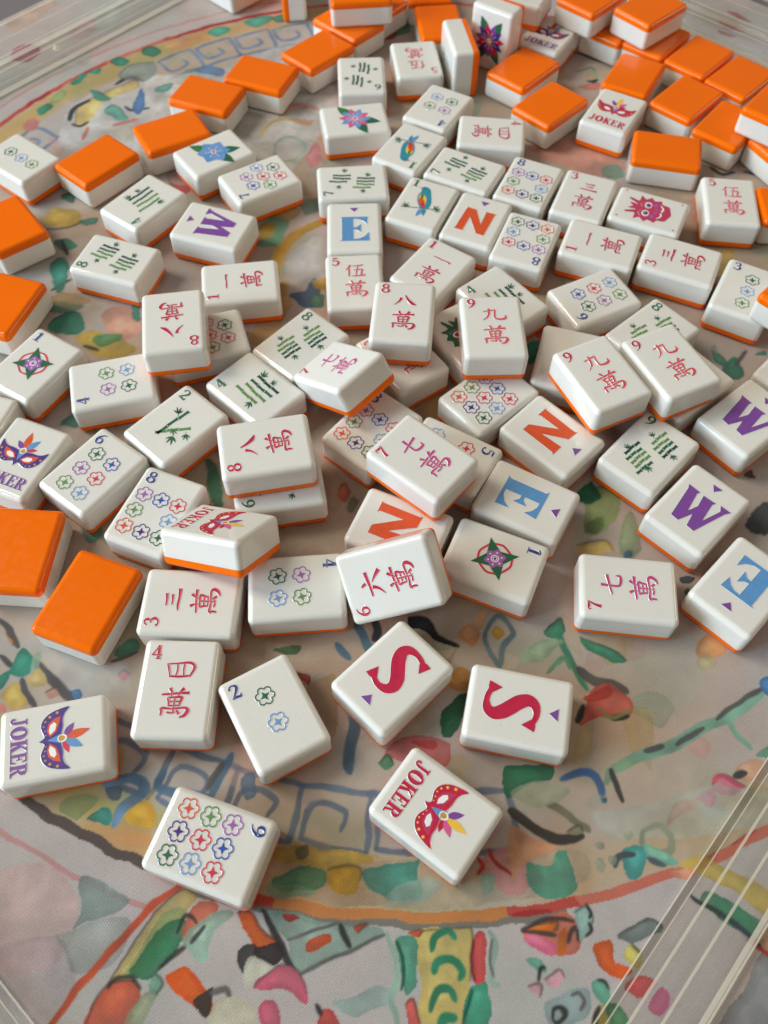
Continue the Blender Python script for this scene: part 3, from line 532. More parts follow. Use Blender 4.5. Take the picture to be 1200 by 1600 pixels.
 ('b', (44, 44, 47), 1.0, [(7.3, 112.5), (12.1, 112.5), (15.1, 110.4), (16.7, 106.1), (23.3, 102.8), (22.8, 101.5), (16.3, 103.6), (13.6, 107.0), (11.1, 108.6), (8.1, 109.1)]),
 ('s', (58, 60, 64), 1.0, 2.6, [(-2.8, 110.7), (-1.4, 107.5), (-2.7, 104.3)]),
 ('s', (98, 134, 154), 1.0, 3.0, [(-8.7, 109.6), (-5.7, 104.3), (-2.7, 98.1)]),
 ('s', (98, 124, 146), 1.0, 3.4, [(-9.5, 64.5), (-9.2, 70.8), (-7.9, 78.3), (-9.5, 83.1)]),
 ('s', (96, 128, 150), 1.0, 2.6, [(-13.9, 103.2), (-10.4, 98.4)]),
 ('b', (224, 166, 92), 1.0, [(19.3, 90.1), (23.4, 96.2), (26.7, 93.2), (24.0, 87.8)]),
 ('b', (52, 114, 84), 1.0, [(17.0, 75.6), (18.1, 82.3), (23.0, 86.6), (26.4, 85.8), (23.0, 78.5), (19.7, 74.7)]),
 ('b', (218, 116, 112), 0.9, [(0.4, 69.1), (7.7, 74.6), (16.9, 73.7), (19.6, 71.0), (16.6, 64.6), (7.6, 66.4)]),
 ('b', (212, 84, 80), 0.9, [(7.7, 72.8), (15.1, 72.8), (13.2, 70.0)]),
 ('b', (208, 92, 84), 1.0, [(-27.0, 93.5), (-22.3, 92.3), (-22.6, 89.5)]),
 ('b', (94, 134, 96), 1.0, [(-33.9, 101.6), (-25.2, 102.5), (-26.5, 99.2)]),
 ('b', (196, 160, 118), 0.6, [(-24.3, 85.9), (-15.1, 93.9), (-12.9, 84.0), (-14.4, 74.5)]),
 ('s', (116, 140, 146), 1.0, 1.8, [(31.7, 106.6), (35.6, 112.7), (39.6, 106.7), (36.5, 102.4), (34.8, 96.2), (31.5, 103.5), (31.7, 106.6)]),
 ('b', (206, 160, 62), 1.0, [(33.7, 106.6), (35.4, 108.8), (36.8, 106.2), (35.1, 104.1)]),
 ('b', (222, 158, 110), 0.9, [(23.9, 107.7), (28.0, 110.5), (30.1, 105.6), (26.6, 102.0)]),
 ('b', (176, 132, 110), 0.5, [(8.0, 96.1), (19.6, 98.2), (23.7, 104.5), (19.5, 96.2)]),
 ('b', (228, 176, 120), 0.8, [(29.1, 113.1), (32.1, 114.2), (31.4, 108.8), (28.8, 107.7)]),
 ('b', (92, 140, 104), 1.0, [(-1.4, 66.3), (1.3, 69.1), (2.6, 66.3), (0.4, 64.5)]),
 ('b', (206, 180, 120), 0.5, [(57.1, 78.7), (60.3, 74.9), (57.6, 67.5), (53.1, 67.5)]),
 ('b', (74, 154, 118), 1.0, [(60.2, 105.9), (64.9, 104.1), (71.2, 100.6), (74.0, 97.9), (70.4, 97.3), (65.4, 100.1), (60.9, 103.4)]),
 ('s', (80, 152, 118), 1.0, 2.0, [(54.3, 107.8), (54.9, 102.5), (57.5, 96.0), (60.7, 88.8)]),
 ('b', (80, 152, 118), 1.0, [(49.9, 107.8), (54.9, 111.9), (55.9, 107.8), (53.3, 105.5)]),
 ('b', (164, 190, 154), 0.9, [(41.3, 98.3), (47.3, 104.6), (51.3, 105.5), (55.1, 104.7), (52.9, 101.5), (44.7, 97.1)]),
 ('s', (110, 166, 130), 1.0, 1.6, [(49.2, 94.3), (54.5, 98.4), (56.1, 95.3)]),
 ('s', (100, 96, 92), 1.0, 3.2, [(59.1, 95.2), (63.3, 91.2), (68.9, 90.2), (72.6, 88.2)]),
 ('b', (218, 104, 92), 1.0, [(59.5, 83.5), (62.0, 88.4), (67.9, 90.4), (72.3, 87.4), (73.7, 84.5), (70.4, 80.6), (61.8, 79.6), (56.7, 78.3)]),
 ('b', (226, 130, 112), 0.8, [(66.6, 87.4), (71.3, 86.8), (72.7, 83.5), (68.6, 81.0), (65.1, 83.5)]),
 ('b', (206, 70, 66), 0.8, [(58.9, 86.0), (66.9, 89.6), (68.5, 87.6), (61.6, 85.2)]),
 ('s', (60, 58, 57), 1.0, 2.2, [(66.6, 80.0), (71.2, 81.0)]),
 ('s', (60, 58, 57), 1.0, 1.8, [(58.8, 83.7), (57.7, 81.0), (56.4, 79.2)]),
 ('s', (170, 168, 112), 1.0, 1.4, [(63.2, 82.9), (66.6, 80.2), (72.6, 83.0)]),
 ('s', (134, 180, 158), 1.0, 3.6, [(63.6, 64.9), (73.4, 69.4), (85.0, 73.2), (93.2, 77.9), (101.2, 80.8), (106.7, 84.3), (112.3, 88.6)]),
 ('s', (150, 186, 150), 1.0, 2.2, [(62.3, 61.3), (65.6, 66.1), (73.2, 68.4)]),
 ('s', (96, 96, 93), 1.0, 1.7, [(74.6, 70.6), (80.2, 72.4)]),
 ('s', (96, 96, 93), 1.0, 1.7, [(84.3, 72.8), (93.1, 77.5)]),
 ('s', (96, 96, 93), 1.0, 1.7, [(97.4, 80.2), (103.9, 84.7), (112.9, 89.6)]),
 ('s', (134, 180, 158), 1.0, 1.9, [(100.8, 80.4), (102.1, 76.1), (105.2, 71.8)]),
 ('b', (82, 134, 184), 1.0, [(112.6, 91.6), (117.3, 93.7), (116.9, 87.7), (113.2, 87.5)]),
 ('b', (120, 180, 150), 1.0, [(106.3, 70.0), (111.6, 73.0), (111.5, 68.7), (108.0, 69.3)]),
 ('s', (76, 72, 70), 1.0, 1.8, [(64.3, 65.6), (65.0, 61.3), (66.8, 56.5)]),
 ('s', (82, 118, 168), 1.0, 2.2, [(50.4, 62.9), (55.5, 64.7), (59.0, 64.3), (60.5, 61.3), (61.0, 58.7)]),
 ('b', (82, 118, 168), 1.0, [(60.7, 57.6), (61.6, 57.6), (61.5, 56.8), (60.8, 56.8)]),
 ('b', (226, 130, 150), 1.0, [(87.1, 57.1), (91.5, 59.7), (92.8, 57.8), (91.0, 55.4), (88.4, 57.1)]),
 ('b', (226, 132, 150), 1.0, [(92.7, 61.0), (96.0, 64.2), (100.9, 61.5), (101.6, 60.7), (96.6, 58.4), (92.9, 59.2)]),
 ('s', (220, 96, 116), 1.0, 1.4, [(93.1, 62.0), (95.6, 63.8), (101.0, 60.6)]),
 ('b', (230, 168, 134), 1.0, [(77.1, 50.2), (81.1, 56.2), (86.6, 57.1), (86.6, 54.5), (81.5, 53.3), (77.4, 49.9)]),
 ('b', (228, 176, 144), 1.0, [(99.4, 65.1), (104.2, 68.7), (107.6, 67.8), (105.7, 63.3), (101.9, 62.1)]),
 ('s', (72, 72, 72), 1.0, 2.2, [(99.2, 63.8), (102.8, 64.9)]),
 ('b', (228, 170, 140), 1.0, [(95.6, 55.1), (96.9, 54.7), (96.0, 53.7)]),
 ('b', (190, 202, 190), 0.55, [(56.8, 53.5), (71.2, 55.3), (89.9, 60.6), (109.2, 58.9), (103.7, 50.4), (78.6, 46.9), (63.0, 46.8)]),
 ('b', (96, 160, 134), 1.0, [(38.9, 39.4), (39.9, 41.0), (45.3, 39.9), (46.2, 42.6), (48.7, 43.5), (49.5, 41.0), (51.5, 34.7), (47.5, 31.9), (40.2, 33.9)]),
 ('b', (228, 164, 124), 0.85, [(34.6, 50.0), (40.4, 46.7), (47.1, 44.3), (38.2, 41.0), (34.4, 35.4)]),
 ('s', (72, 68, 64), 1.0, 3.0, [(35.4, 54.1), (40.7, 50.0), (47.3, 46.4), (54.0, 47.3)]),
 ('s', (136, 132, 112), 1.0, 2.2, [(45.6, 55.5), (51.5, 52.6), (56.3, 48.8)]),
 ('b', (170, 168, 130), 1.0, [(50.1, 48.4), (53.8, 50.4), (54.5, 48.4), (51.8, 47.4)]),
 ('b', (60, 130, 98), 1.0, [(34.8, 65.6), (47.6, 67.1), (47.5, 63.0), (39.8, 60.3), (35.1, 57.7)]),
 ('b', (176, 188, 160), 0.8, [(36.1, 59.4), (45.3, 62.1), (52.2, 59.5), (46.4, 55.2), (39.4, 55.5)]),
 ('s', (156, 162, 138), 1.0, 1.9, [(71.1, 48.5), (75.7, 50.2), (78.6, 46.9), (77.2, 43.6), (71.9, 42.8), (70.6, 45.5), (71.1, 48.5)]),
 ('b', (82, 164, 158), 1.0, [(65.1, 43.6), (71.2, 43.6), (69.4, 38.0), (65.8, 36.5)]),
 ('s', (82, 86, 92), 1.0, 1.9, [(62.5, 39.5), (64.0, 41.9), (67.5, 42.4)]),
 ('b', (130, 184, 160), 1.0, [(71.4, 44.9), (77.9, 42.8), (78.7, 40.4), (72.5, 41.2)]),
 ('s', (100, 110, 124), 1.0, 1.8, [(71.7, 41.6), (75.7, 40.1)]),
 ('b', (232, 154, 124), 1.0, [(77.1, 38.0), (81.6, 39.6), (83.3, 38.5), (80.2, 36.3)]),
 ('b', (168, 174, 150), 0.9, [(65.9, 47.8), (67.7, 48.5), (68.3, 46.7), (66.5, 45.9)]),
 ('b', (168, 174, 150), 0.9, [(58.1, 45.5), (59.9, 46.1), (60.6, 44.3), (58.7, 43.5)]),
 ('b', (168, 174, 150), 0.9, [(57.1, 40.3), (58.9, 40.9), (59.6, 39.2), (57.7, 38.4)]),
 ('b', (168, 174, 150), 0.9, [(61.1, 41.4), (62.9, 42.1), (63.5, 40.3), (61.6, 39.5)]),
 ('b', (154, 174, 114), 0.9, [(67.1, 153.3), (71.9, 161.0), (78.2, 159.0), (78.8, 150.8), (72.8, 142.9), (66.6, 143.3)]),
 ('b', (120, 150, 100), 0.8, [(67.0, 147.0), (73.6, 148.3), (71.8, 142.9), (67.1, 142.8)]),
 ('b', (44, 112, 86), 1.0, [(65.7, 158.4), (71.1, 163.1), (72.8, 157.2), (67.8, 153.8)]),
 ('b', (152, 168, 132), 0.9, [(78.2, 143.4), (82.6, 152.1), (84.8, 141.0), (80.4, 132.6), (77.1, 135.7)]),
 ('b', (212, 184, 112), 0.9, [(63.9, 138.5), (72.4, 139.7), (74.5, 136.1), (65.5, 134.4)]),
 ('b', (74, 84, 94), 1.0, [(123.8, 151.1), (128.3, 154.7), (130.7, 151.2), (126.7, 143.2), (122.3, 142.2), (119.9, 145.6)]),
 ('b', (228, 168, 112), 1.0, [(95.9, 102.4), (98.8, 107.4), (104.2, 102.8), (101.2, 99.5), (97.1, 98.4)]),
 ('b', (204, 192, 150), 0.9, [(95.1, 98.2), (99.3, 99.7), (100.6, 96.6), (96.4, 95.0)]),
 ('b', (70, 120, 150), 1.0, [(78.2, 135.7), (80.4, 136.6), (80.5, 134.3), (78.3, 133.8)]),
 ('b', (80, 96, 104), 1.0, [(95.2, 126.2), (99.4, 126.5), (97.9, 124.2), (95.1, 124.2)]),
 ('b', (190, 150, 120), 0.5, [(93.3, 171.8), (103.6, 180.1), (108.9, 171.9), (98.1, 161.2)]),
 ('b', (70, 146, 126), 1.0, [(94.6, 121.2), (96.6, 122.4), (96.1, 119.7)]),
 ('b', (90, 70, 60), 1.0, [(124.1, 165.3), (126.9, 168.0), (127.2, 164.5)]),
 ('s', (204, 158, 72), 1.0, 5.0, [(-44.5, 258.2), (-44.4, 271.0), (-40.8, 280.5), (-34.1, 288.4), (-23.6, 295.2)]),
 ('b', (112, 164, 134), 0.9, [(-55.0, 282.3), (-46.8, 298.2), (-40.5, 293.1), (-44.9, 278.6)]),
 ('b', (212, 170, 74), 1.0, [(-53.6, 287.4), (-47.8, 293.0), (-46.4, 285.1), (-51.1, 283.5)]),
 ('b', (86, 108, 136), 1.0, [(-37.9, 251.1), (-31.4, 252.9), (-29.7, 259.0), (-27.2, 259.8), (-25.0, 245.0), (-32.5, 244.9)]),
 ('b', (216, 172, 74), 1.0, [(-28.7, 258.3), (-23.1, 261.2), (-22.4, 254.1), (-26.9, 254.0)]),
 ('b', (212, 210, 206), 0.6, [(-40.2, 258.2), (-38.6, 274.8), (-23.3, 286.5), (-22.4, 262.0)]),
 ('b', (100, 150, 120), 1.0, [(-28.7, 249.4), (-24.5, 251.2), (-24.2, 244.3), (-28.0, 244.2)]),
 ('b', (204, 166, 92), 0.8, [(-51.1, 300.2), (-44.5, 303.5), (-36.1, 300.3), (-41.2, 294.2)]),
 ('b', (120, 160, 136), 0.8, [(-36.4, 306.5), (-28.3, 308.6), (-28.5, 300.4), (-34.6, 298.3)]),
 ('b', (200, 150, 80), 0.6, [(-50.0, 237.3), (-40.4, 242.4), (-41.8, 227.4), (-50.1, 224.1)]),
 ('b', (204, 160, 70), 0.6, [(-45.8, 247.6), (-41.5, 258.2), (-36.8, 244.2), (-42.5, 237.3)]),
 ('b', (70, 146, 126), 1.0, [(-129.7, 233.3), (-124.9, 240.1), (-118.7, 240.2), (-115.8, 231.8), (-122.5, 228.4)]),
 ('b', (228, 168, 144), 1.0, [(-110.0, 240.2), (-103.2, 244.4), (-95.8, 240.3), (-94.1, 229.6), (-102.6, 226.3), (-107.5, 233.5)]),
 ('b', (204, 178, 92), 1.0, [(-117.7, 228.5), (-108.2, 230.2), (-93.0, 222.1), (-105.9, 217.3)]),
 ('b', (112, 162, 112), 1.0, [(-110.3, 228.5), (-101.6, 230.2), (-100.9, 226.3), (-108.3, 223.6)]),
 ('s', (72, 72, 70), 1.0, 1.6, [(-113.8, 223.6), (-108.6, 221.7)]),
 ('s', (78, 84, 76), 1.0, 1.4, [(-132.6, 253.2), (-125.6, 259.0)]),
 ('b', (70, 146, 126), 1.0, [(-135.9, 266.6), (-131.1, 271.5), (-126.8, 257.6), (-130.3, 252.2)]),
 ('b', (96, 150, 132), 0.8, [(-135.6, 243.4), (-127.5, 247.0), (-118.1, 243.6), (-124.9, 240.1)]),
 ('b', (190, 150, 90), 0.6, [(-132.5, 246.9), (-127.3, 252.2), (-116.2, 247.0), (-123.1, 243.5)]),
 ('b', (84, 146, 128), 1.0, [(-99.3, 243.7), (-97.1, 247.2), (-95.5, 236.9), (-98.0, 236.9)]),
 ('b', (208, 180, 96), 1.0, [(-143.9, 294.6), (-139.9, 301.6), (-129.0, 297.6), (-129.6, 290.8), (-140.3, 290.7)]),
 ('b', (78, 142, 122), 1.0, [(-140.2, 309.8), (-134.9, 312.8), (-134.1, 304.5)]),
 ('b', (78, 142, 122), 1.0, [(-136.8, 279.8), (-132.1, 282.9), (-127.1, 277.9), (-131.9, 275.2)]),
 ('s', (66, 66, 64), 1.0, 1.5, [(-134.5, 281.7), (-129.9, 273.0)]),
 ('s', (90, 100, 90), 1.0, 1.0, [(-142.5, 288.3), (-133.4, 289.5), (-127.4, 293.6)]),
 ('b', (86, 150, 130), 1.0, [(-128.8, 293.6), (-122.4, 295.6), (-122.9, 290.8)]),
 ('b', (196, 90, 84), 1.0, [(-97.0, 323.0), (-91.1, 325.2), (-84.9, 316.6), (-86.4, 310.3), (-93.3, 316.5)]),
 ('b', (70, 120, 100), 1.0, [(-38.4, 179.2), (-35.2, 182.0), (-35.9, 175.0)]),
 ('b', (190, 160, 130), 0.6, [(-21.2, 171.0), (-13.1, 160.5), (-17.1, 150.2), (-21.7, 157.8)]),
 ('b', (214, 110, 90), 1.0, [(-15.7, 159.2), (-13.2, 161.8), (-11.3, 157.9), (-14.0, 154.0)]),
 ('b', (120, 130, 96), 0.8, [(-12.9, 152.8), (-10.8, 156.6), (-8.6, 154.1), (-11.1, 150.3)]),
 ('b', (70, 136, 120), 0.8, [(-115.5, 187.1), (-108.6, 192.9), (-109.2, 184.3)]),
 ('b', (70, 136, 120), 0.7, [(-100.8, 146.0), (-96.2, 149.7), (-92.5, 141.1), (-96.1, 137.5)]),
 ('b', (206, 130, 124), 0.7, [(-60.9, 179.0), (-58.4, 187.5), (-55.6, 170.8)]),
 ('b', (44, 112, 86), 0.9, [(-37.1, 193.4), (-28.9, 190.6), (-26.0, 179.2), (-34.1, 182.0)]),
 ('b', (44, 112, 86), 0.8, [(-62.2, 170.8), (-56.3, 166.8), (-53.7, 152.5), (-58.3, 155.0)]),
 ('b', (216, 216, 214), 0.75, [(-149.6, 349.5), (-146.0, 376.2), (-118.9, 397.0), (-85.5, 402.6), (-40.1, 430.7), (-13.8, 408.7), (-50.6, 312.7), (-98.9, 320.8), (-138.7, 338.1)]),
 ('b', (228, 200, 126), 1.0, [(-143.9, 359.1), (-144.6, 373.7), (-137.8, 381.3), (-131.1, 386.5), (-121.6, 394.3), (-118.9, 388.6), (-131.3, 378.8), (-136.2, 368.8), (-137.4, 359.1)]),
 ('s', (60, 60, 62), 1.0, 2.6, [(-147.2, 362.4), (-146.5, 371.2), (-140.8, 377.7)]),
 ('s', (60, 60, 62), 1.0, 2.6, [(-130.3, 390.6), (-125.0, 395.9), (-116.7, 394.4)]),
 ('s', (60, 60, 62), 1.0, 1.7, [(-145.1, 359.5), (-141.0, 358.1), (-137.8, 361.5)]),
 ('s', (60, 60, 62), 1.0, 1.6, [(-122.8, 372.9), (-119.4, 370.4), (-111.5, 372.0)]),
 ('b', (82, 158, 138), 1.0, [(-141.8, 386.4), (-136.9, 384.9), (-130.3, 379.8), (-132.2, 376.8), (-137.3, 378.3)]),
 ('b', (116, 186, 166), 1.0, [(-131.4, 370.3), (-128.1, 374.3), (-119.4, 364.6), (-124.1, 362.6), (-129.0, 365.5)]),
 ('b', (92, 128, 174), 1.0, [(-119.3, 373.4), (-116.7, 386.6), (-113.6, 374.0), (-115.6, 367.0)]),
 ('b', (152, 162, 152), 1.0, [(-130.0, 397.9), (-125.2, 407.1), (-115.2, 409.4), (-111.6, 399.7), (-119.8, 392.8)]),
 ('b', (110, 178, 156), 1.0, [(-110.6, 388.2), (-102.8, 391.9), (-104.5, 386.2), (-109.5, 385.1)]),
 ('s', (228, 132, 124), 1.0, 2.2, [(-137.7, 348.2), (-136.9, 356.7)]),
 ('s', (228, 132, 124), 1.0, 2.2, [(-125.5, 358.7), (-119.5, 361.7), (-115.0, 363.6)]),
 ('b', (104, 140, 186), 0.9, [(-93.1, 401.5), (-87.5, 406.9), (-79.3, 403.7), (-80.3, 398.4)]),
 ('b', (58, 142, 116), 1.0, [(-152.0, 391.4), (-147.3, 399.4), (-144.8, 397.8), (-149.3, 390.4)]),
 ('b', (58, 142, 116), 1.0, [(-145.1, 401.0), (-139.5, 404.3), (-140.4, 398.9)]),
 ('b', (58, 142, 116), 1.0, [(-135.8, 408.6), (-132.6, 414.1), (-126.0, 410.3), (-129.6, 405.4)]),
 ('b', (58, 142, 116), 1.0, [(-122.1, 417.5), (-119.1, 423.2), (-112.2, 419.9), (-115.2, 413.7)]),
 ('b', (58, 142, 116), 1.0, [(-163.4, 370.1), (-159.4, 375.6), (-157.2, 372.1), (-160.4, 366.2)]),
 ('b', (228, 142, 132), 1.0, [(-167.6, 358.4), (-164.5, 364.2), (-160.0, 361.3), (-162.4, 354.6)]),
 ('b', (150, 180, 120), 0.8, [(-159.5, 376.1), (-155.5, 386.2), (-152.0, 383.7), (-155.6, 376.1)]),
 ('b', (232, 170, 110), 0.7, [(-111.7, 423.2), (-105.9, 427.8), (-89.0, 434.9), (-90.0, 429.1), (-103.6, 422.2)]),
 ('b', (82, 162, 140), 1.0, [(-90.8, 436.0), (-84.7, 440.7), (-79.6, 438.4), (-85.4, 431.4)]),
 ('b', (82, 162, 140), 1.0, [(-73.7, 445.0), (-64.3, 451.0), (-57.5, 449.3), (-66.8, 440.9)]),
 ('b', (70, 150, 126), 1.0, [(-59.2, 449.3), (-52.8, 453.0), (-50.8, 447.0), (-55.6, 444.6)]),
 ('s', (232, 164, 154), 1.0, 3.0, [(-49.3, 366.2), (-43.2, 374.6), (-32.0, 372.2)]),
 ('s', (208, 194, 134), 1.0, 2.2, [(-57.8, 350.3), (-54.2, 359.8), (-45.6, 364.7), (-32.9, 360.0)]),
 ('s', (180, 200, 180), 1.0, 2.0, [(-50.2, 345.8), (-44.8, 351.4), (-37.2, 345.9), (-38.1, 336.7), (-45.1, 333.5), (-49.7, 338.9), (-50.2, 345.8)]),
 ('b', (232, 154, 154), 1.0, [(-35.4, 339.9), (-31.4, 346.4), (-28.8, 334.6), (-33.4, 328.7)]),
 ('b', (226, 160, 120), 0.7, [(-44.1, 364.7), (-33.6, 363.4), (-36.4, 359.0)]),
 ('b', (226, 156, 136), 0.85, [(64.5, 343.5), (81.1, 352.9), (97.0, 340.1), (107.0, 333.5), (100.5, 323.3), (84.2, 328.4)]),
 ('s', (72, 78, 78), 1.0, 1.8, [(93.8, 419.6), (111.5, 409.3)]),
 ('s', (140, 180, 140), 1.0, 1.5, [(92.6, 403.2), (100.9, 407.0), (102.1, 399.0)]),
 ('b', (226, 140, 124), 1.0, [(92.0, 390.0), (102.3, 393.8), (100.7, 388.0)]),
 ('b', (60, 58, 57), 1.0, [(97.3, 395.8), (101.8, 396.9), (100.8, 393.7)]),
 ('s', (64, 64, 64), 1.0, 2.0, [(144.1, 330.7), (148.9, 326.3), (153.4, 327.2)]),
 ('s', (64, 64, 64), 1.0, 1.8, [(157.8, 328.1), (167.1, 325.6)]),
 ('b', (110, 164, 140), 0.8, [(95.8, 330.3), (103.1, 332.1), (104.9, 324.6), (97.7, 323.3)]),
 ('b', (60, 120, 100), 1.0, [(11.0, 370.1), (15.5, 372.6), (13.9, 365.3)]),
 ('b', (70, 132, 112), 1.0, [(125.6, 213.3), (132.2, 219.6), (133.2, 210.8), (127.6, 208.9)]),
 ('b', (84, 146, 128), 1.0, [(122.9, 223.7), (127.4, 219.6), (127.8, 213.6), (124.0, 217.3)]),
 ('s', (96, 92, 92), 1.0, 1.5, [(131.3, 215.2), (136.7, 222.5)]),
 ('b', (206, 172, 92), 0.8, [(135.8, 274.3), (142.0, 278.9), (143.7, 274.3), (134.9, 263.2)]),
 ('b', (160, 180, 160), 0.8, [(123.2, 225.3), (126.1, 225.3), (124.7, 220.5)]),
 ('b', (78, 138, 120), 1.0, [(139.7, 220.6), (143.8, 222.9), (143.9, 220.3)]),
 ('b', (60, 140, 112), 1.0, [(51.8, 223.2), (58.1, 226.5), (59.8, 218.4), (53.5, 215.2)]),
 ('b', (200, 70, 60), 0.7, [(58.1, 231.4), (61.2, 233.1), (59.0, 223.2)]),
 ('b', (200, 150, 80), 0.6, [(9.0, 190.8), (23.2, 202.7), (20.5, 190.9), (13.5, 188.0)]),
 ('b', (70, 130, 100), 0.8, [(0.3, 434.0), (10.2, 448.8), (11.7, 437.0)]),
 ('b', (196, 70, 60), 1.0, [(-1.3, 431.1), (5.2, 435.8), (2.6, 430.0)]),
 ('b', (168, 84, 96), 0.85, [(-186.4, 415.3), (-183.7, 422.6), (-174.8, 423.2), (-172.6, 416.0), (-176.9, 409.3), (-184.7, 410.3)]),
 ('b', (176, 98, 106), 0.85, [(171.4, 449.1), (176.8, 448.0), (183.3, 439.8), (178.2, 439.2), (172.5, 443.2)]),
 ('b', (176, 98, 106), 0.85, [(169.2, 441.4), (177.4, 435.1), (174.0, 434.5), (169.6, 438.5)]),
 ('b', (176, 98, 106), 0.85, [(177.4, 457.6), (181.7, 455.9), (188.5, 448.7), (183.7, 449.3)]),
 ('b', (190, 196, 190), 0.6, [(-154.6, 447.2), (-148.7, 460.6), (-139.0, 462.5), (-138.2, 447.3), (-147.6, 435.5)]),
 ('b', (216, 172, 172), 0.6, [(-160.6, 435.3), (-153.5, 450.2), (-148.1, 438.4), (-154.6, 429.6)]),
 ('b', (176, 188, 178), 0.6, [(-158.8, 410.0), (-147.7, 418.4), (-147.2, 407.4), (-157.1, 402.0)]),
 ('b', (216, 176, 150), 0.6, [(-197.1, 452.8), (-182.5, 462.1), (-172.5, 462.2), (-179.3, 446.9), (-189.7, 435.1)]),
]

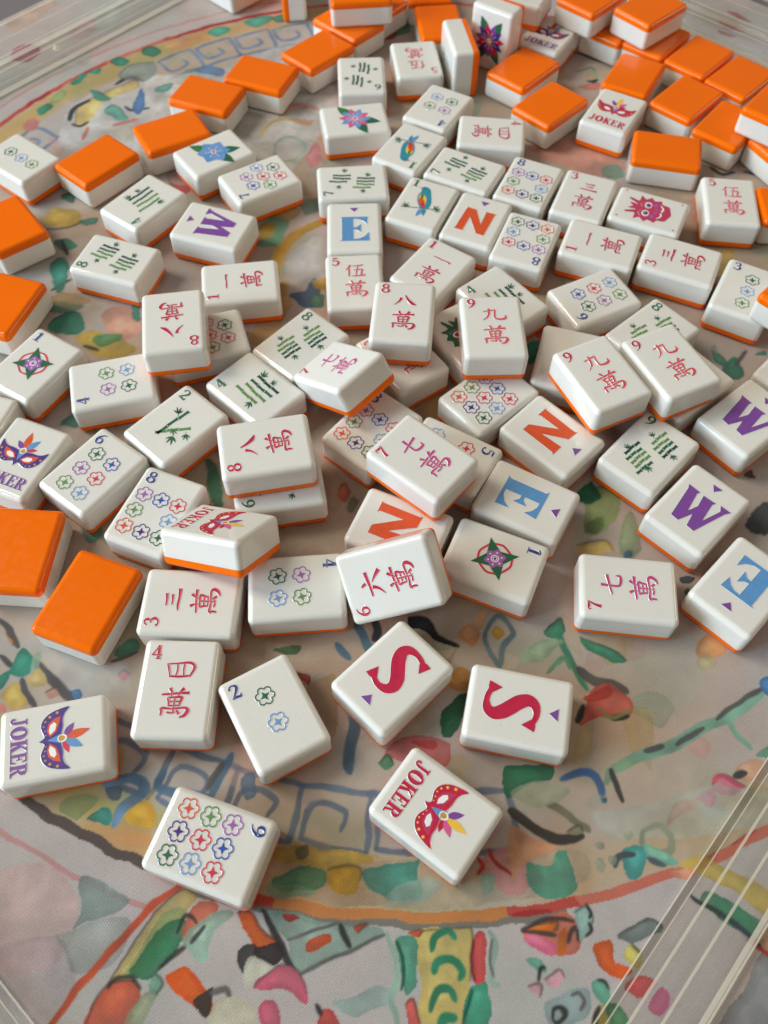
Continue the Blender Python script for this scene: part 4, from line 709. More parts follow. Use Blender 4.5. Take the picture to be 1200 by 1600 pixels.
# tiles: face, centre x y z (mm), yaw, tilt, roll, label
TILES = [
 ('S', 2.71, 88.36, 6.17, 2.3525, 0.0, 0.0, 'white tile with crimson S, its corner under the tilted six character tile'),
 ('S', 38.04, 79.0, 6.17, -1.7732, 0.0, 0.0, 'white tile with crimson S lying free on the mat, touching no other tile'),
 ('JR', 14.08, 51.25, 6.17, -2.2084, 0.0, 0.0, 'joker tile with crimson mask lying alone on the mat below both S tiles'),
 ('D9', -44.37, 42.72, 6.17, -1.9049, 0.0, 0.0, 'white tile with nine coloured flower dots lying alone beside the blue key border'),
 ('D2', -30.55, 77.48, 6.17, 0.5145, 0.0, 0.0, 'white tile with two flower dots, green and pale blue, beside the four character tile'),
 ('C4', -58.39, 84.38, 6.17, -0.0215, 0.0, 0.0, 'white tile with red four character, pushed against the three character tile'),
 ('JP', -89.88, 69.29, 6.17, -1.3677, 0.0, 0.0, 'joker tile with purple mask lying on the mat beside the dark ring line'),
 ('O', -88.93, 112.0, 6.17, 2.7896, 0.0, 0.0, 'face-down orange tile lying between another face-down tile and the three character tile'),
 ('O', -113.43, 129.09, 6.17, -0.0603, 0.0, 0.0, 'face-down orange tile beside the purple joker and the six dot tile'),
 ('C3', -57.66, 111.12, 6.17, 1.5298, 0.0, 0.0, 'white tile with red three character under the tilted crimson joker tile'),
 ('D4', -26.32, 116.42, 6.17, -1.4855, 0.0, 0.0, 'white tile with four flower dots between the three and six character tiles'),
 ('C7', 73.95, 116.44, 6.17, 1.4632, 0.0, 0.0, 'white tile with magenta seven character lying flat beside the blue E tile on bare mat'),
 ('E', 109.47, 117.6, 6.17, 2.3632, 0.0, 0.0, 'white tile with blue E beside the flat magenta seven tile, nearest the clear rack'),
 ('W', 100.42, 145.0, 6.17, -0.7758, 0.0, 0.0, 'white tile with purple W pressed against the nine bamboo tile'),
 ('W', 124.54, 181.92, 6.17, -0.8803, 0.0, 0.0, 'white tile with purple W between the other W and a plain white tile'),
 ('B9', 88.4, 167.19, 6.17, -0.7496, 0.0, 0.0, 'white tile with nine green bamboo sticks beside the purple W tile'),
 ('N', 56.66, 173.95, 6.17, -2.3519, 0.0, 0.0, 'white tile with orange-red N under the corner of a stacked nine character tile'),
 ('E', 45.74, 147.74, 6.17, -2.0719, 0.0, 0.0, 'white tile with blue E between the orange-red N and the green star tile'),
 ('D1', 34.17, 126.13, 6.17, -1.9705, 0.0, 0.0, 'white tile with green star and red loop against the blue E tile'),
 ('N', 4.84, 137.28, 6.17, -1.9718, 0.0, 0.0, 'white tile with orange-red N mostly under the stacked seven and tilted six tiles'),
 ('D5', 21.86, 165.49, 6.17, -2.1025, 0.0, 0.0, 'white tile with five flower dots half under the stacked magenta seven tile'),
 ('D8', -3.98, 176.63, 6.17, -0.6852, 0.0, 0.0, 'white tile with eight flower dots lying between the two stacked magenta seven tiles'),
 ('C2', 6.15, 208.73, 6.17, 0.6155, 0.0, 0.0, 'white tile with red character almost covered by the stacked eight tile'),
 ('B8', -30.38, 214.85, 6.17, -0.7273, 0.0, 0.0, 'white tile with eight green bamboo sticks under the tilted magenta seven tile'),
 ('B4', -45.13, 193.13, 6.17, 0.8256, 0.0, 0.0, 'white tile with four bamboo sticks between the two and eight bamboo tiles'),
 ('B2', -70.85, 177.52, 6.17, -0.7322, 0.0, 0.0, 'white tile with two crossed bamboo sticks beside the six dot tile'),
 ('D4', -95.56, 196.19, 6.17, 1.8188, 0.0, 0.0, 'white tile with four flower dots partly under the upside-down stacked eight tile'),
 ('D7', -65.37, 217.29, 6.17, 1.8714, 0.0, 0.0, 'white flower dot tile half hidden under the upside-down stacked eight tile'),
 ('C1', -55.19, 245.31, 6.17, 1.7081, 0.0, 0.0, 'white tile with red one character between the purple W and a stacked eight tile'),
 ('B8', -104.84, 257.44, 6.17, 1.2556, 0.0, 0.0, 'white tile with eight bamboo sticks lying below the four bamboo tile, near a purple W'),
 ('D1', -124.75, 203.79, 6.17, -0.546, 0.0, 0.0, 'white tile with green star and red loop between face-down tiles and the four dot tile'),
 ('B5', -140.74, 176.41, 6.17, -0.2657, 0.0, 0.0, 'plain white tile squeezed between the green star tile and the purple joker'),
 ('JP', -120.54, 163.52, 6.17, -0.3734, 0.0, 0.0, 'joker tile with purple mask above a face-down orange tile, beside the six dot tile'),
 ('D6', -95.4, 158.36, 6.17, -0.6452, 0.0, 0.0, 'white tile with six flower dots between the purple joker and the eight dot tile'),
 ('D8', -72.77, 143.17, 6.17, -0.3773, 0.0, 0.0, 'white tile with eight flower dots partly under the tilted crimson joker tile'),
 ('C8', -37.66, 159.89, 18.47, 1.7652, 0.0, 0.0, 'red eight character tile stacked sideways on a bamboo tile'),
 ('B6', -34.64, 154.3, 6.17, 1.759, 0.0, 0.0, 'white bamboo tile under the sideways stacked eight character tile'),
 ('C9', 37.64, 211.52, 18.47, 0.0294, 0.0, 0.0, 'red nine character tile stacked upright over the green dragon and nine dot tiles'),
 ('D9', 36.31, 190.91, 6.17, -0.8467, 0.0, 0.0, 'white tile with nine flower dots under the upright stacked nine character tile'),
 ('DG', 29.26, 219.13, 6.17, 0.5778, 0.0, 0.0, 'white tile with green dragon face between the stacked eight and nine tiles'),
 ('B4', 44.06, 237.71, 6.17, 0.6858, 0.0, 0.0, 'white four bamboo tile partly behind the upright stacked nine character tile'),
 ('C1', 18.45, 253.45, 6.17, -0.6177, 0.0, 0.0, 'white tile with red one character behind the upright stacked eight tile'),
 ('D8', 55.48, 269.15, 6.17, 2.7658, 0.0, 0.0, 'white tile with eight flower dots between the orange-red N and the four bamboo tile'),
 ('C1', 84.83, 267.32, 6.17, 1.2055, 0.0, 0.0, 'white tile with red one character between two three character tiles'),
 ('C3', 114.8, 258.85, 6.17, 1.1573, 0.0, 0.0, 'white tile with red three character between the one character and three dot tiles'),
 ('D6', 78.83, 238.55, 6.17, 2.034, 0.0, 0.0, 'white tile with six flower dots behind the paired stacked nine tiles'),
 ('B8', 98.08, 220.88, 6.17, -0.8547, 0.0, 0.0, 'white eight bamboo tile partly under the paired stacked nine tiles'),
 ('C9', 72.78, 190.51, 18.47, 0.4433, 0.0, 0.0, 'red nine character tile stacked over the orange-red N, one of a touching pair'),
 ('C9', 96.86, 196.05, 18.47, 0.445, 0.0, 0.0, 'red nine character tile resting on the eight bamboo tile, one of a touching pair'),
 ('blank', 65.31, 207.65, 6.17, -0.2777, 0.0, 0.0, 'white tile almost hidden under a stacked nine tile beside the nine dots'),
 ('blank', 105.5, 197.47, 6.17, -0.9044, 0.0, 0.0, 'plain white tile mostly hidden under the stacked nine tile beside the purple W'),
 ('D3', 137.18, 242.27, 6.17, -0.4957, 0.0, 0.0, 'white tile with three flower dots under the edge of a face-down orange tile'),
 ('O', 151.22, 224.67, 18.47, -2.3672, 0.0, 0.0, 'face-down orange tile stacked on the three dot tile'),
 ('blank', 148.01, 204.1, 6.17, -0.7757, 0.0, 0.0, 'plain white tile touching the corner of a purple W tile'),
 ('C5', 141.47, 293.35, 6.17, -0.1139, 0.0, 0.0, 'white tile with red five character beside the red dragon tile and a face-down tile'),
 ('DR', 107.04, 287.07, 6.17, 1.1568, 0.0, 0.0, 'white tile with red dragon face between the three and five character tiles'),
 ('C3', 81.69, 296.06, 6.17, -0.3849, 0.0, 0.0, 'white tile with red three character between the eight dot and red dragon tiles'),
 ('D8', 59.59, 304.41, 6.17, -0.4238, 0.0, 0.0, 'white tile with eight flower dots between the seven bamboo and three character tiles'),
 ('B7', 33.28, 312.18, 6.17, 1.0983, 0.0, 0.0, 'white seven bamboo tile between the two bird tiles and the eight dots'),
 ('C4', 46.19, 337.93, 6.17, -1.6837, 0.0, 0.0, 'white tile with red four character behind the seven bamboo tile'),
 ('D4', 23.44, 355.81, 6.17, 2.6269, 0.0, 0.0, 'white tile with four flower dots behind a bird tile'),
 ('B1', 10.28, 327.07, 6.17, 2.6147, 0.0, 0.0, 'white tile with upside-down teal and red bird touching the four dot tile'),
 ('B1', 15.14, 290.65, 6.17, -0.4089, 0.0, 0.0, 'white tile with upright teal and red bird against the orange-red N'),
 ('N', 36.56, 281.16, 6.17, -0.3984, 0.0, 0.0, 'white tile with orange-red N between the bird and eight dot tiles'),
 ('E', -12.41, 276.46, 6.17, 0.0378, 0.0, 0.0, 'white tile with blue E between the seven bamboo and five character tiles'),
 ('C5', -11.58, 246.1, 6.17, 0.0676, 0.0, 0.0, 'white tile with red five character below the blue E tile'),
 ('B7', -13.79, 304.02, 6.17, 1.6556, 0.0, 0.0, 'white seven bamboo tile between the pink flower tile and the blue E'),
 ('F1', -13.77, 346.53, 6.17, 1.7416, 0.0, 0.0, 'white tile with pink and blue flower between two bamboo tiles'),
 ('B6', -11.43, 379.84, 6.17, -3.088, 0.0, 0.0, 'white six bamboo tile upside down beside a face-down orange tile'),
 ('C5', 14.14, 392.99, 6.17, -3.0208, 0.0, 0.0, 'white tile with upside-down red five character beside a tile standing on its side'),
 ('JP', 78.6, 414.44, 6.17, -0.5397, 0.0, 0.0, 'joker tile with purple mask beside face-down orange tiles and the standing flower tile'),
 ('O', 64.14, 386.91, 6.17, -0.729, 0.0, 0.0, 'face-down orange tile before the standing flower tile and the far purple joker'),
 ('O', 74.0, 359.11, 6.17, 2.3667, 0.0, 0.0, 'face-down orange tile against the crimson joker, four dots on its other side'),
 ('JR', 101.75, 353.57, 6.17, -0.5101, 0.0, 0.0, 'joker tile with crimson mask among face-down orange tiles'),
 ('O', 121.1, 326.91, 6.17, 1.3598, 0.0, 0.0, 'face-down orange tile lying between the crimson joker and the five character tile'),
 ('O', 114.89, 382.0, 6.17, 2.6528, 0.0, 0.0, 'face-down orange tile touching the top of the crimson joker tile'),
 ('O', 136.23, 364.25, 6.17, 2.4036, 0.0, 0.0, 'face-down orange tile between the crimson joker and the straight row along the rack'),
 ('O', 151.58, 345.08, 6.17, -0.6856, 0.0, 0.0, 'face-down orange tile in front of the straight row, half under a stacked tile'),
 ('O', 148.18, 397.03, 6.17, -0.7312, 0.0, 0.0, 'face-down orange tile in the straight row along the clear rack'),
 ('O', 164.3, 380.45, 6.17, -0.7728, 0.0, 0.0, 'face-down orange tile in the straight row along the clear rack'),
 ('O', 130.43, 412.21, 6.17, -0.684, 0.0, 0.0, 'face-down orange tile in the straight row along the clear rack'),
 ('O', 112.12, 424.29, 6.17, -0.6781, 0.0, 0.0, 'face-down orange tile in the straight row along the clear rack'),
 ('O', 124.95, 416.64, 18.47, -0.8337, 0.0, 0.0, 'face-down orange tile stacked on the straight row beside the clear rack'),
 ('O', 98.65, 426.13, 18.47, -0.7526, 0.0, 0.0, 'face-down orange tile stacked beside the far purple joker'),
 ('O', 168.76, 341.95, 18.47, 2.4354, 0.0, 0.0, 'face-down orange tile stacked behind the five character tile, over two others'),
 ('O', 173.52, 326.72, 6.17, 0.4884, 0.0, 0.0, 'face-down orange tile under a stacked one, behind the five character tile'),
 ('O', 167.67, 291.07, 6.17, -1.6093, 0.0, 0.0, 'face-down orange tile against the side of the five character tile'),
 ('O', -32.67, 400.34, 6.17, -0.762, 0.0, 0.0, 'face-down orange tile of the curved row, next to the six bamboo tile'),
 ('O', -18.69, 424.96, 6.17, 0.8344, 0.0, 0.0, 'face-down orange tile lying under the stacked one at the end of the curved row'),
 ('O', -13.0, 429.56, 18.47, -1.4571, 0.0, 0.0, 'face-down orange tile stacked at the end of the curved row'),
 ('O', 26.06, 425.53, 6.17, 0.1139, 0.0, 0.0, 'face-down orange tile behind the tile standing on its side'),
 ('O', -57.9, 381.35, 6.17, -1.9361, 0.0, 0.0, 'face-down orange tile of the curved row, second from the six bamboo tile'),
 ('O', -81.33, 365.23, 6.17, 1.2072, 0.0, 0.0, 'face-down orange tile of the curved row, third from the six bamboo tile'),
 ('O', -93.69, 338.15, 6.17, 2.0727, 0.0, 0.0, 'face-down orange tile of the curved row, behind the blue flower tile'),
 ('O', -122.9, 318.09, 6.17, -0.7118, 0.0, 0.0, 'face-down orange tile of the curved row, between three dot and four bamboo tiles'),
 ('F2', -73.58, 322.7, 6.17, 2.2032, 0.0, 0.0, 'white tile with blue flower and green leaves touching a face-down orange tile'),
 ('D7', -52.75, 305.83, 6.17, 2.1247, 0.0, 0.0, 'white tile with seven flower dots beside the blue flower tile'),
 ('B4', -99.15, 291.06, 6.17, 2.5076, 0.0, 0.0, 'white four bamboo tile between the purple W and a face-down orange tile'),
 ('W', -68.9, 276.97, 6.17, 1.2474, 0.0, 0.0, 'white tile with purple W between four bamboo and one character tiles'),
 ('D3', -155.67, 318.69, 6.17, 0.9104, 0.0, 0.0, 'white tile with three flower dots beside a face-down orange tile'),
 ('O', -151.34, 277.54, 6.17, -2.4869, 0.0, 0.0, 'face-down orange tile between the three dot tile and another face-down tile'),
 ('O', -143.53, 233.72, 6.17, -0.2961, 0.0, 0.0, 'face-down orange tile above the green star tile'),
 ('C6', 3.18, 117.87, 16.33, 1.6241, -0.4221, -0.6728, 'tilted white six character tile leaning on an orange-red N tile'),
 ('C7', 11.94, 155.87, 18.47, 0.8696, 0.0, 0.0, 'magenta seven character tile stacked over the five dots and orange-red N'),
 ('C7', -14.21, 193.76, 17.06, 0.7389, -0.5181, -0.1171, 'tilted magenta seven character tile leaning over the eight bamboo tile'),
 ('C8', 6.31, 218.1, 18.47, -0.0836, 0.0, 0.0, 'red eight character tile stacked upright over a hidden red character tile'),
 ('C8', -73.85, 213.08, 18.47, -2.9854, 0.0, 0.0, 'upside-down red eight character tile stacked on flower dot tiles'),
 ('JR', -49.89, 130.43, 15.52, -1.9258, 0.3033, -0.5456, 'tilted joker tile with crimson mask leaning on eight and four dot tiles'),
 ('O', -7.18, 444.33, 6.17, -2.276, 0.0, 0.0, 'face-down orange tile squeezed behind the stacked one at the end of the curved row'),
 ('O', 20.21, 457.26, 6.17, 0.1248, 0.0, 0.0, 'face-down orange tile behind another one, beyond the tile standing on its side'),
 ('D3', 63.47, 430.1, 18.47, 1.155, 0.0, 0.0, 'white face-up tile stacked behind the far purple joker'),
 ('O', -82.31, 468.72, 6.17, -2.3301, 0.0, 0.0, 'face-down tile showing its white side beyond the blue key border, touching no other'),
]
STAND = ['white tile standing on its long side, orange back turned to the flower tile', 'white tile standing upright, purple flower face above the orange tiles', 'white tile standing on edge beside a face-down orange tile near the blue key border']

# ------------------------------------------------------------------ table and mat
CX, CY, RR = 9.75, 246.2, 219.0          # centre and radius of the printed ring (mm)
MA = math.radians(48.6)                  # direction of the mat's long edges
def boxmesh(name, x0, x1, y0, y1, z0, z1, mats, pick=lambda n: 0, bev=0.0):
    bm = bmesh.new(); bmesh.ops.create_cube(bm, size=1.0)
    for v in bm.verts: v.co = Vector(((x0+x1)/2+v.co.x*(x1-x0), (y0+y1)/2+v.co.y*(y1-y0), (z0+z1)/2+v.co.z*(z1-z0)))*MM
    if bev: bmesh.ops.bevel(bm, geom=bm.edges[:], offset=bev*MM, segments=2, profile=0.5, affect='EDGES')
    me = bpy.data.meshes.new(name); bm.to_mesh(me); bm.free()
    for m in mats: me.materials.append(m)
    for p in me.polygons: p.material_index = pick(p.normal)
    return me
m, nt, p = nodes_of('table_grey'); M_TABLE = m
nz = N(nt, 'ShaderNodeTexNoise'); nz.inputs['Scale'].default_value = 9; nz.inputs['Detail'].default_value = 5
cr = N(nt, 'ShaderNodeValToRGB'); cr.color_ramp.elements[0].color = rgba((96, 92, 92)); cr.color_ramp.elements[1].color = rgba((128, 124, 124))
nt.links.new(nz.outputs['Fac'], cr.inputs[0]); nt.links.new(cr.outputs[0], p.inputs['Base Color']); p.inputs['Roughness'].default_value = 0.5
tb = link('table_top', boxmesh('table_top', -700, 700, -450, 900, -30, -3.0, [M_TABLE])); tag(tb, kind='structure')

def weave(name, attr):
    m, nt, p = nodes_of(name)
    if attr:
        a = N(nt, 'ShaderNodeVertexColor', layer_name='print'); src = a.outputs['Color']
    else:
        a = N(nt, 'ShaderNodeRGB'); a.outputs[0].default_value = rgba((204, 194, 188)); src = a.outputs[0]
    tc = N(nt, 'ShaderNodeTexCoord')
    mp = N(nt, 'ShaderNodeMapping'); mp.inputs['Rotation'].default_value = (0, 0, MA); nt.links.new(tc.outputs['Object'], mp.inputs['Vector'])
    w1 = N(nt, 'ShaderNodeTexWave', bands_direction='X'); w2 = N(nt, 'ShaderNodeTexWave', bands_direction='Y')
    for w in (w1, w2):
        w.inputs['Scale'].default_value = 560; w.inputs['Distortion'].default_value = 1.2; w.inputs['Detail'].default_value = 1.5; w.inputs['Detail Scale'].default_value = 0.6
        nt.links.new(mp.outputs[0], w.inputs['Vector'])
    mul = N(nt, 'ShaderNodeMath', operation='MULTIPLY'); nt.links.new(w1.outputs['Fac'], mul.inputs[0]); nt.links.new(w2.outputs['Fac'], mul.inputs[1])
    nf = N(nt, 'ShaderNodeTexNoise'); nf.inputs['Scale'].default_value = 2600; nf.inputs['Detail'].default_value = 2; nt.links.new(tc.outputs['Object'], nf.inputs['Vector'])
    av = N(nt, 'ShaderNodeMath', operation='ADD'); nt.links.new(mul.outputs[0], av.inputs[0]); nt.links.new(nf.outputs['Fac'], av.inputs[1])
    mr = N(nt, 'ShaderNodeMapRange'); mr.inputs['From Min'].default_value = 0.3; mr.inputs['From Max'].default_value = 1.3; mr.inputs['To Min'].default_value = 0.74; mr.inputs['To Max'].default_value = 1.1
    nt.links.new(av.outputs[0], mr.inputs['Value'])
    nb = N(nt, 'ShaderNodeTexNoise'); nb.inputs['Scale'].default_value = 110; nb.inputs['Detail'].default_value = 6; nt.links.new(tc.outputs['Object'], nb.inputs['Vector'])
    mr2 = N(nt, 'ShaderNodeMapRange'); mr2.inputs['From Min'].default_value = 0.3; mr2.inputs['From Max'].default_value = 0.7; mr2.inputs['To Min'].default_value = 0.93; mr2.inputs['To Max'].default_value = 1.05
    nt.links.new(nb.outputs['Fac'], mr2.inputs['Value'])
    mm = N(nt, 'ShaderNodeMath', operation='MULTIPLY'); nt.links.new(mr.outputs[0], mm.inputs[0]); nt.links.new(mr2.outputs[0], mm.inputs[1])
    vm = N(nt, 'ShaderNodeVectorMath', operation='SCALE'); nt.links.new(src, vm.inputs[0]); nt.links.new(mm.outputs[0], vm.inputs['Scale'])
    nt.links.new(vm.outputs[0], p.inputs['Base Color'])
    p.inputs['Roughness'].default_value = 0.88; p.inputs['Specular IOR Level'].default_value = 0.25; p.inputs['Sheen Weight'].default_value = 0.06
    bp = N(nt, 'ShaderNodeBump'); bp.inputs['Strength'].default_value = 0.35; bp.inputs['Distance'].default_value = 0.0002
    nt.links.new(av.outputs[0], bp.inputs['Height']); nt.links.new(bp.outputs[0], p.inputs['Normal'])
    return m
M_MAT = weave('printed_fabric', True); M_HEM = weave('plain_fabric', False)
HALF = 288.0
c, s = math.cos(MA), math.sin(MA)
mat = bpy.data.objects.new('play_mat', None); COL.objects.link(mat); mat.location = (CX*MM, CY*MM, -3.0*MM); tag(mat, kind='structure')
back = link('rubber_backing', boxmesh('rubber_backing', -HALF, HALF, -HALF, HALF, 0.0, 2.9, [M_HEM], bev=0.8), mat, rotz=MA)

rng = np.random.default_rng(7)
def vnoise(x, y, sc, seed):
    r = np.random.default_rng(seed).random((257, 257)); X, Y = x/sc+1000.37, y/sc+1000.71
    xi, yi = np.floor(X).astype(int), np.floor(Y).astype(int); fx, fy = X-xi, Y-yi; fx = fx*fx*(3-2*fx); fy = fy*fy*(3-2*fy)
    g = lambda a, b: r[a % 256, b % 256]
    return (g(xi, yi)*(1-fx)+g(xi+1, yi)*fx)*(1-fy)+(g(xi, yi+1)*(1-fx)+g(xi+1, yi+1)*fx)*fy
def hash_i(p): return int(abs(p[0][0]*7.3+p[0][1]*3.1)*10)
def paint_sheet(xs, ys, bleed):
    """colour of the printed cloth on a grid of points (mm)"""
    nx, ny = len(xs), len(ys)
    GX, GY = np.meshgrid(xs, ys); X = GX.ravel(); Y = GY.ravel()
    wx = X+(vnoise(X, Y, 5, 1)-.5)*2.4+(vnoise(X, Y, 1.6, 2)-.5)*.5; wy = Y+(vnoise(X, Y, 5, 3)-.5)*2.4+(vnoise(X, Y, 1.6, 4)-.5)*.5
    col = np.empty((len(X), 3)); col[:] = (208, 198, 194)
    def over(mask, c, a):
        a = np.asarray(a); a = a[:, None] if a.ndim else a
        col[mask] = col[mask]*(1-a)+np.array(c)*a
    allm = np.ones(len(X), bool)
    n1, n2, n3 = vnoise(X, Y, 40, 5), vnoise(X, Y, 26, 6), vnoise(X, Y, 14, 8)
    over(allm, (214, 190, 180), np.clip((n1-.5)*1.6, 0, .4)); over(allm, (190, 196, 188), np.clip((n2-.6)*2.0, 0, .4))
    d = np.hypot(wx*.5+X*.5-CX, wy*.5+Y*.5-CY)-RR; ang = np.degrees(np.arctan2(Y-CY, X-CX))
    ins = d < 0
    over(ins, (206, 182, 152), np.clip((vnoise(X, Y, 34, 9)[ins]-.25)*1.4, .12, .68)); over(ins, (170, 170, 136), np.clip((n3[ins]-.58)*1.6, 0, .4)); over(ins, (214, 172, 146), np.clip((vnoise(X, Y, 18, 11)[ins]-.64)*2.0, 0, .4))
    over(ins, (207, 197, 194), .62*np.clip((1-np.abs((ang[ins]+30)/40)**2)*1.6, 0, 1)*np.clip((np.hypot(X-CX, Y-CY)[ins]-60)/60, 0, 1))
    strong = np.clip(1-np.abs((ang-135)/42.0)**4, 0, 1)+np.clip(1-np.abs((ang+115)/30.0)**4, 0, 1)+.35*np.clip(1-np.abs((ang+70)/40.0)**4, 0, 1)
    band = (d < -1) & (d > -15)
    q = strong[band]*np.clip(1.15-np.abs(d[band]+7)/9, 0, 1)
    over(band, (218, 178, 104), .85*q); over(band, (228, 158, 104), q*np.clip((n3[band]-.5)*3, 0, .8)); over(band, (160, 178, 120), q*np.clip((n2[band]-.55)*3, 0, .7))
    over((np.abs(d-9.5) < .7) & (((ang > -170) & (ang < -104)) | (ang > 95)), (212, 140, 136), .65)
    line = np.abs(d) < 1.3
    over(line, (206, 82, 70), .95); ln = vnoise(X, Y, 16, 21)
    over(line & (ln > .6), (224, 134, 110), .8); over(line & (ln < .3), (178, 52, 52), .8)
    over(line & (ang > -100) & (ang < -84), (218, 146, 84), .95); over(line & (ang > -170) & (ang < -109), (98, 90, 84), .95)
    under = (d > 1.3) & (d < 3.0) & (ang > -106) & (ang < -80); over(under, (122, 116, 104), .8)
    def blob(pts, c, a):
        P, _ = smooth(pts, 1.0, True, 5); lo, hi = P.min(0)-2, P.max(0)+2
        if hi[0] < xs[0] or lo[0] > xs[-1] or hi[1] < ys[0] or lo[1] > ys[-1]: return
        idx = np.nonzero((X > lo[0]) & (X < hi[0]) & (Y > lo[1]) & (Y < hi[1]))[0]
        x, y = wx[idx]*.7+X[idx]*.3, wy[idx]*.7+Y[idx]*.3; ins = np.zeros(len(idx), bool); near = np.full(len(idx), 1e9); j = len(P)-1
        for i in range(len(P)):
            xi, yi, xj, yj = *P[i], *P[j]
            if yi != yj: ins ^= ((yi > y) != (yj > y)) & (x < (xj-xi)*(y-yi)/(yj-yi)+xi)
            near = np.minimum(near, (x-xi)**2+(y-yi)**2); j = i
        k = idx[ins]; t = (vnoise(X[k], Y[k], 7, 31)-.5)*.4+(vnoise(X[k], Y[k], 2.2, 33)-.5)*.16
        pool = np.clip(1-np.sqrt(near[ins])/1.8, 0, 1)*.09      # pigment gathers at the rim of a wash
        aa = np.clip(a*(.9+.6*t+pool), 0, 1)[:, None]; cc = np.clip(np.array(c)[None]*(1+(t-pool*.8)[:, None]*.75), 0, 250)
        col[k] = col[k]*(1-aa)+cc*aa
    def pstroke(pts, w, c, a):
        P, _ = smooth(pts, 1.0, False, 4); lo, hi = P.min(0)-w-2, P.max(0)+w+2
        if hi[0] < xs[0] or lo[0] > xs[-1] or hi[1] < ys[0] or lo[1] > ys[-1]: return
        idx = np.nonzero((X > lo[0]) & (X < hi[0]) & (Y > lo[1]) & (Y < hi[1]))[0]
        x, y = wx[idx]*.45+X[idx]*.55, wy[idx]*.45+Y[idx]*.55; best = np.full(len(idx), 1e9); tot = len(P)-1
        for i in range(tot):
            ax, ay = P[i]; bx, by = P[i+1]; dx, dy = bx-ax, by-ay; l2 = dx*dx+dy*dy+1e-9
            t = np.clip(((x-ax)*dx+(y-ay)*dy)/l2, 0, 1); u = (i+t)/tot
            best = np.minimum(best, np.hypot(x-ax-t*dx, y-ay-t*dy)-w/2*(.55+.45*np.sin(np.pi*np.clip(u, 0, 1))**.5))
        cov = np.clip(.5-best/.5, 0, 1); m = cov > 0; k = idx[m]; t = (vnoise(X[k], Y[k], 5, 41)-.5)*.34
        aa = (np.clip(a*(.95+.4*t), 0, 1)*cov[m])[:, None]; cc = np.clip(np.array(c)[None]*(1+t[:, None]), 0, 250)
        col[k] = col[k]*(1-aa)+cc*aa
    def fret(a0, a1, n, r0, r1, c):          # blue key-fret border
        for i in range(n):
            A = lambda u, v: (CX+(r0+(r1-r0)*v)*math.cos(math.radians(a0+(a1-a0)*(i+u)/n)), CY+(r0+(r1-r0)*v)*math.sin(math.radians(a0+(a1-a0)*(i+u)/n)))
            for q in ([(.64,.66),(.66,.34),(.2,.3),(.12,.92)], [(.12,.92),(.55,.98),(1.0,1.0)], [(1.0,1.0),(1.02,.5),(1.0,.0)], [(-.05,.02),(.5,.0),(1.05,.0)]):
                pstroke([A(*k) for k in q], 1.8, c, .8)
    fret(-117.4, -82.3, 6, 188, 204, (100, 120, 146)); fret(127.5, 104.3, 4, 188, 205, (104, 140, 184)); fret(153, 147, 1, 190, 205, (104, 140, 184))
    # loose underwashes all over the medallion
    rw = np.random.default_rng(11); wash = ((150, 176, 150), (226, 178, 150), (206, 176, 104), (120, 166, 146), (214, 196, 170), (196, 190, 190), (224, 160, 150), (176, 186, 196))
    for i in range(430):
        rr_, ta = RR*math.sqrt(rw.random())*.985, rw.random()*2*math.pi; bx, by = CX+rr_*math.cos(ta), CY+rr_*math.sin(ta); sz = 2.2+6.0*rw.random()**2; st, asp, n_ = rw.random()*6.28, .45+.5*rw.random(), 7
        ptsw = []
        for k_ in range(n_):
            u = 2*math.pi*k_/n_; q_ = sz*(.65+.6*rw.random()); px, py = q_*math.cos(u), q_*asp*math.sin(u); ptsw.append((bx+px*math.cos(st)-py*math.sin(st), by+px*math.sin(st)+py*math.cos(st)))
        dens = 1.0 if not (-62 < math.degrees(math.atan2(by-CY, bx-CX)) < 10) else .45
        blob(ptsw, wash[int(rw.integers(len(wash)))], (.18+.34*rw.random())*dens)
    for it in PAINT:
        if it[0] == 'b':
            blob(it[3], it[1], it[2])
            if it[2] >= .9:                        # a lighter second touch of the brush, and ink outlines here and there
                cxm, cym = np.mean([q[0] for q in it[3]]), np.mean([q[1] for q in it[3]])
                blob([(cxm+(x-cxm)*.5-.5, cym+(y-cym)*.5+.6) for x, y in it[3]], tuple(min(250, v*1.14+8) for v in it[1]), .5)
                if hash_i(it[3]) % 3 == 0: pstroke(it[3][:max(3, len(it[3])*2//3)], .6, (84, 80, 76), .65)
        else: pstroke(it[4], it[3], it[1], it[2])
    # ink bleeds a little into the weave; the cloth mutes the colours
    g = col.reshape(ny, nx, 3).copy(); e = bleed
    g[1:-1] = e*g[:-2]+(1-2*e)*g[1:-1]+e*g[2:]; g[:, 1:-1] = e*g[:, :-2]+(1-2*e)*g[:, 1:-1]+e*g[:, 2:]
    col = g.reshape(-1, 3); lum = col.mean(1, keepdims=True); col = (lum+(col-lum)*1.0)*.88
    return X, Y, col
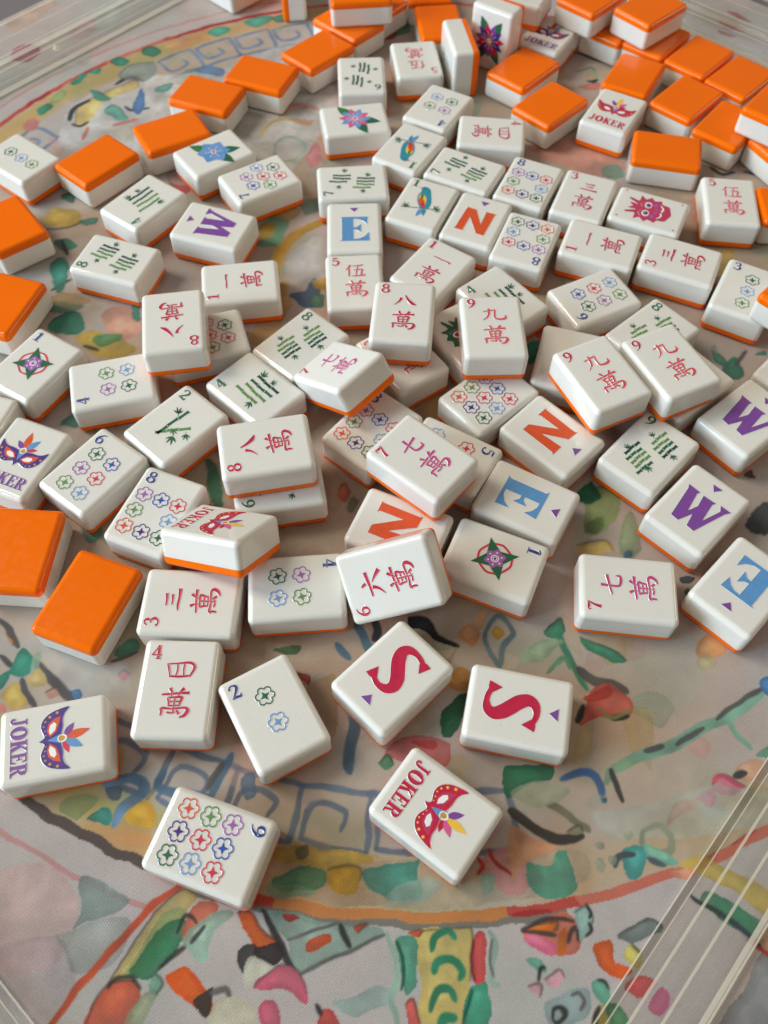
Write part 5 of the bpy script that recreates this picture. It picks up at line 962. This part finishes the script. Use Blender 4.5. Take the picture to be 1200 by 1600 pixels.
def sheet_mesh(xs, ys, bleed):
    X, Y, col = paint_sheet(xs, ys, bleed); nx, ny = len(xs), len(ys)
    lx = (X-CX)*c+(Y-CY)*s; ly = -(X-CX)*s+(Y-CY)*c
    okv = (np.abs(lx) < HALF-1.2) & (np.abs(ly) < HALF-1.2)
    ii = np.arange(nx*ny).reshape(ny, nx)
    quads = np.stack([ii[:-1, :-1], ii[:-1, 1:], ii[1:, 1:], ii[1:, :-1]], -1).reshape(-1, 4)
    quads = quads[okv[quads].all(1)]
    used = np.zeros(nx*ny, bool); used[quads.ravel()] = True; remap = np.cumsum(used)-1; quads = remap[quads]
    me = bpy.data.meshes.new('printed_sheet'); nv = int(used.sum()); nf = len(quads)
    co = np.stack([(X-CX)[used]*MM, (Y-CY)[used]*MM, np.full(nv, 3.0*MM)], -1).astype(np.float32)
    me.vertices.add(nv); me.vertices.foreach_set('co', co.ravel()); me.loops.add(nf*4); me.loops.foreach_set('vertex_index', quads.ravel().astype(np.int32))
    me.polygons.add(nf); me.polygons.foreach_set('loop_start', np.arange(0, nf*4, 4, dtype=np.int32)); me.polygons.foreach_set('loop_total', np.full(nf, 4, np.int32))
    me.update(calc_edges=True)
    at = me.color_attributes.new('print', 'FLOAT_COLOR', 'POINT'); rgbf = np.ones((nv, 4), np.float32); rgbf[:, :3] = lin(col[used]); at.data.foreach_set('color', rgbf.ravel())
    me.materials.append(M_MAT)
    return me
SEAM = 128.0
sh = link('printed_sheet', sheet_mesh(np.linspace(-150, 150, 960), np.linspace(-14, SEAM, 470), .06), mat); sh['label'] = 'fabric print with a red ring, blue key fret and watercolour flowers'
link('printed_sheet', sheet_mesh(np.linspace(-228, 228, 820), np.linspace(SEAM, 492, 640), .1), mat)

# ------------------------------------------------------------------ clear racks
def acrylic(name, colr, rough, edge):
    m, nt, p = nodes_of(name); nt.nodes.remove(p); out = nt.nodes['Material Output']
    tr = N(nt, 'ShaderNodeBsdfTransparent'); tr.inputs[0].default_value = (*colr, 1)
    gl = N(nt, 'ShaderNodeBsdfGlossy'); gl.inputs['Roughness'].default_value = rough; gl.inputs[0].default_value = (1, 1, 1, 1)
    lw = N(nt, 'ShaderNodeLayerWeight'); lw.inputs[0].default_value = .5; pw = N(nt, 'ShaderNodeMath', operation='POWER'); pw.inputs[1].default_value = 4.0; nt.links.new(lw.outputs['Facing'], pw.inputs[0]); fr = N(nt, 'ShaderNodeMapRange'); fr.inputs['To Min'].default_value = .02; fr.inputs['To Max'].default_value = .22; nt.links.new(pw.outputs[0], fr.inputs['Value'])
    mx = N(nt, 'ShaderNodeMixShader'); nt.links.new(fr.outputs[0], mx.inputs[0]); nt.links.new(tr.outputs[0], mx.inputs[1]); nt.links.new(gl.outputs[0], mx.inputs[2])
    last = mx
    if edge:  # cream mixed into the cut edges imitates light piped through the sheet
        df = N(nt, 'ShaderNodeBsdfDiffuse'); df.inputs[0].default_value = rgba((250, 242, 224)); tl = N(nt, 'ShaderNodeBsdfTranslucent'); tl.inputs[0].default_value = rgba((250, 242, 224))
        a = N(nt, 'ShaderNodeMixShader'); a.inputs[0].default_value = .5; nt.links.new(df.outputs[0], a.inputs[1]); nt.links.new(tl.outputs[0], a.inputs[2])
        b = N(nt, 'ShaderNodeMixShader'); b.inputs[0].default_value = edge; nt.links.new(mx.outputs[0], b.inputs[1]); nt.links.new(a.outputs[0], b.inputs[2]); last = b
    nt.links.new(last.outputs[0], out.inputs['Surface'])
    return m
M_CLEAR = acrylic('clear_acrylic', (0.985, 0.987, 0.983), 0.03, 0.0); M_EDGE = acrylic('acrylic_edge_painted_light', (0.98, 0.97, 0.95), 0.08, 0.72)
def rack(ang, dist, label, pin=False):
    """ang: outward direction (deg) from the ring centre, dist: its front edge; local y runs outward"""
    a = math.radians(ang); o = bpy.data.objects.new('acrylic_rack', None); COL.objects.link(o)
    o.location = ((CX+dist*math.cos(a))*MM, (CY+dist*math.sin(a))*MM, 0.02*MM); o.rotation_euler = (0, 0, a-math.pi/2)
    tag(o, label, 'rack', 'clear acrylic racks round the mat')
    half = 235; ed = lambda nrm: 0
    edge_y = lambda nrm: 1 if abs(nrm.y) > .5 or abs(nrm.x) > .5 else 0
    edge_z = lambda nrm: 1 if nrm.z > .5 or abs(nrm.x) > .5 else 0
    link('base_plate', boxmesh('base_plate', -half, half, 0, 21, 0, 2.4, [M_CLEAR, M_EDGE], edge_y, .25), o)
    link('tile_lip', boxmesh('tile_lip', -half, half, 4.9, 5.7, 2.42, 7.0, [M_CLEAR, M_EDGE], edge_z, .12), o)
    link('middle_rib', boxmesh('middle_rib', -half, half, 10.5, 11.3, 2.42, 9.5, [M_CLEAR, M_EDGE], edge_z, .12), o)
    link('wall_rib', boxmesh('wall_rib', -half, half, 18.2, 18.7, 2.42, 12.0, [M_CLEAR, M_EDGE], edge_z, .1), o)
    link('front_rib', boxmesh('front_rib', -half, half, 1.6, 2.0, 2.42, 4.0, [M_CLEAR, M_EDGE], edge_z, .1), o)
    link('back_wall', boxmesh('back_wall', -half, half, 14.8, 16.2, 2.42, 20, [M_CLEAR, M_EDGE], edge_z, .2), o)
    if pin:
        bm = bmesh.new(); bmesh.ops.create_cone(bm, cap_ends=True, segments=20, radius1=1.5*MM, radius2=1.5*MM, depth=12*MM); me = bpy.data.meshes.new('hinge_pin'); bm.to_mesh(me); bm.free(); me.materials.append(M_CLEAR)
        hp = link('hinge_pin', me, o, (pin*MM, 8.2*MM, 8.45*MM))
        bm = bmesh.new(); bmesh.ops.create_uvsphere(bm, u_segments=16, v_segments=10, radius=1.5*MM); me = bpy.data.meshes.new('pin_tip'); bm.to_mesh(me); bm.free(); me.materials.append(M_EDGE)
        link('pin_tip', me, hp, (0, -1.6*MM, -4.4*MM))
    return o
rack(138.6, 233.0, 'clear acrylic rack beyond the curved row of orange tiles', 12)
rack(48.6, 238.0, 'clear acrylic rack behind the jumble of face-down orange tiles')
rack(-41.4, 192.0, 'clear acrylic rack beside the printed butterfly and twig, near the blue E tile')
rack(-131.4, 245.0, 'clear acrylic rack on the pale pink corner of the mat')

# ------------------------------------------------------------------ tiles
ART = {}
def rot(yaw, b, cc): return (Matrix.Rotation(yaw, 3, 'Z') @ Matrix.Rotation(b, 3, 'X') @ Matrix.Rotation(cc, 3, 'Y'))
def tile(gl, x, y, z, R, label):
    down = gl == 'O'
    base = Vector((x, y, z)) - R @ Vector((0, 0, H/2))
    o = bpy.data.objects.new('mahjong_tile', None); COL.objects.link(o)
    o.location = base*MM; o.rotation_euler = R.to_euler()
    tag(o, label, 'tile', 'face-down mahjong tiles' if down else 'face-up mahjong tiles')
    b1 = link('white_body', BLANK[('body', down)], o); b2 = link('orange_back', BLANK[('back', down)], o)
    if not down:
        if gl not in ART: ART[gl] = build_art(gl)
        for nm, me, (ax, ay), rz in ART[gl]: link(nm, me, o, (ax*MM, ay*MM, H*MM), rz)
    return o
for gl, x, y, z, yaw, b, cc, label in TILES: tile(gl, x, y, z, rot(yaw, b, cc), label)
# tiles standing on edge: columns are the tile's right, up and face directions
def cols(r, u, f): return Matrix((r, u, f)).transposed()
a = math.radians(99.4); f = Vector((-math.sin(a), math.cos(a), 0)); u = Vector((math.cos(a), math.sin(a), 0))
tile('D2', 34.4, 395.6, W/2, cols(u.cross(f), u, f), STAND[0])
a = math.radians(-34.8); r = Vector((math.cos(a), math.sin(a), 0)); f = Vector((math.sin(a), -math.cos(a), 0))
tile('F3', 52.2, 408.6, L/2, cols(r, Vector((0, 0, 1)), f), STAND[1])
a = math.radians(97); f = Vector((math.sin(a), -math.cos(a), 0)); u = Vector((math.cos(a), math.sin(a), 0))
tile('F1', -48.5, 459.5, W/2, cols(u.cross(f), u, f), STAND[2])
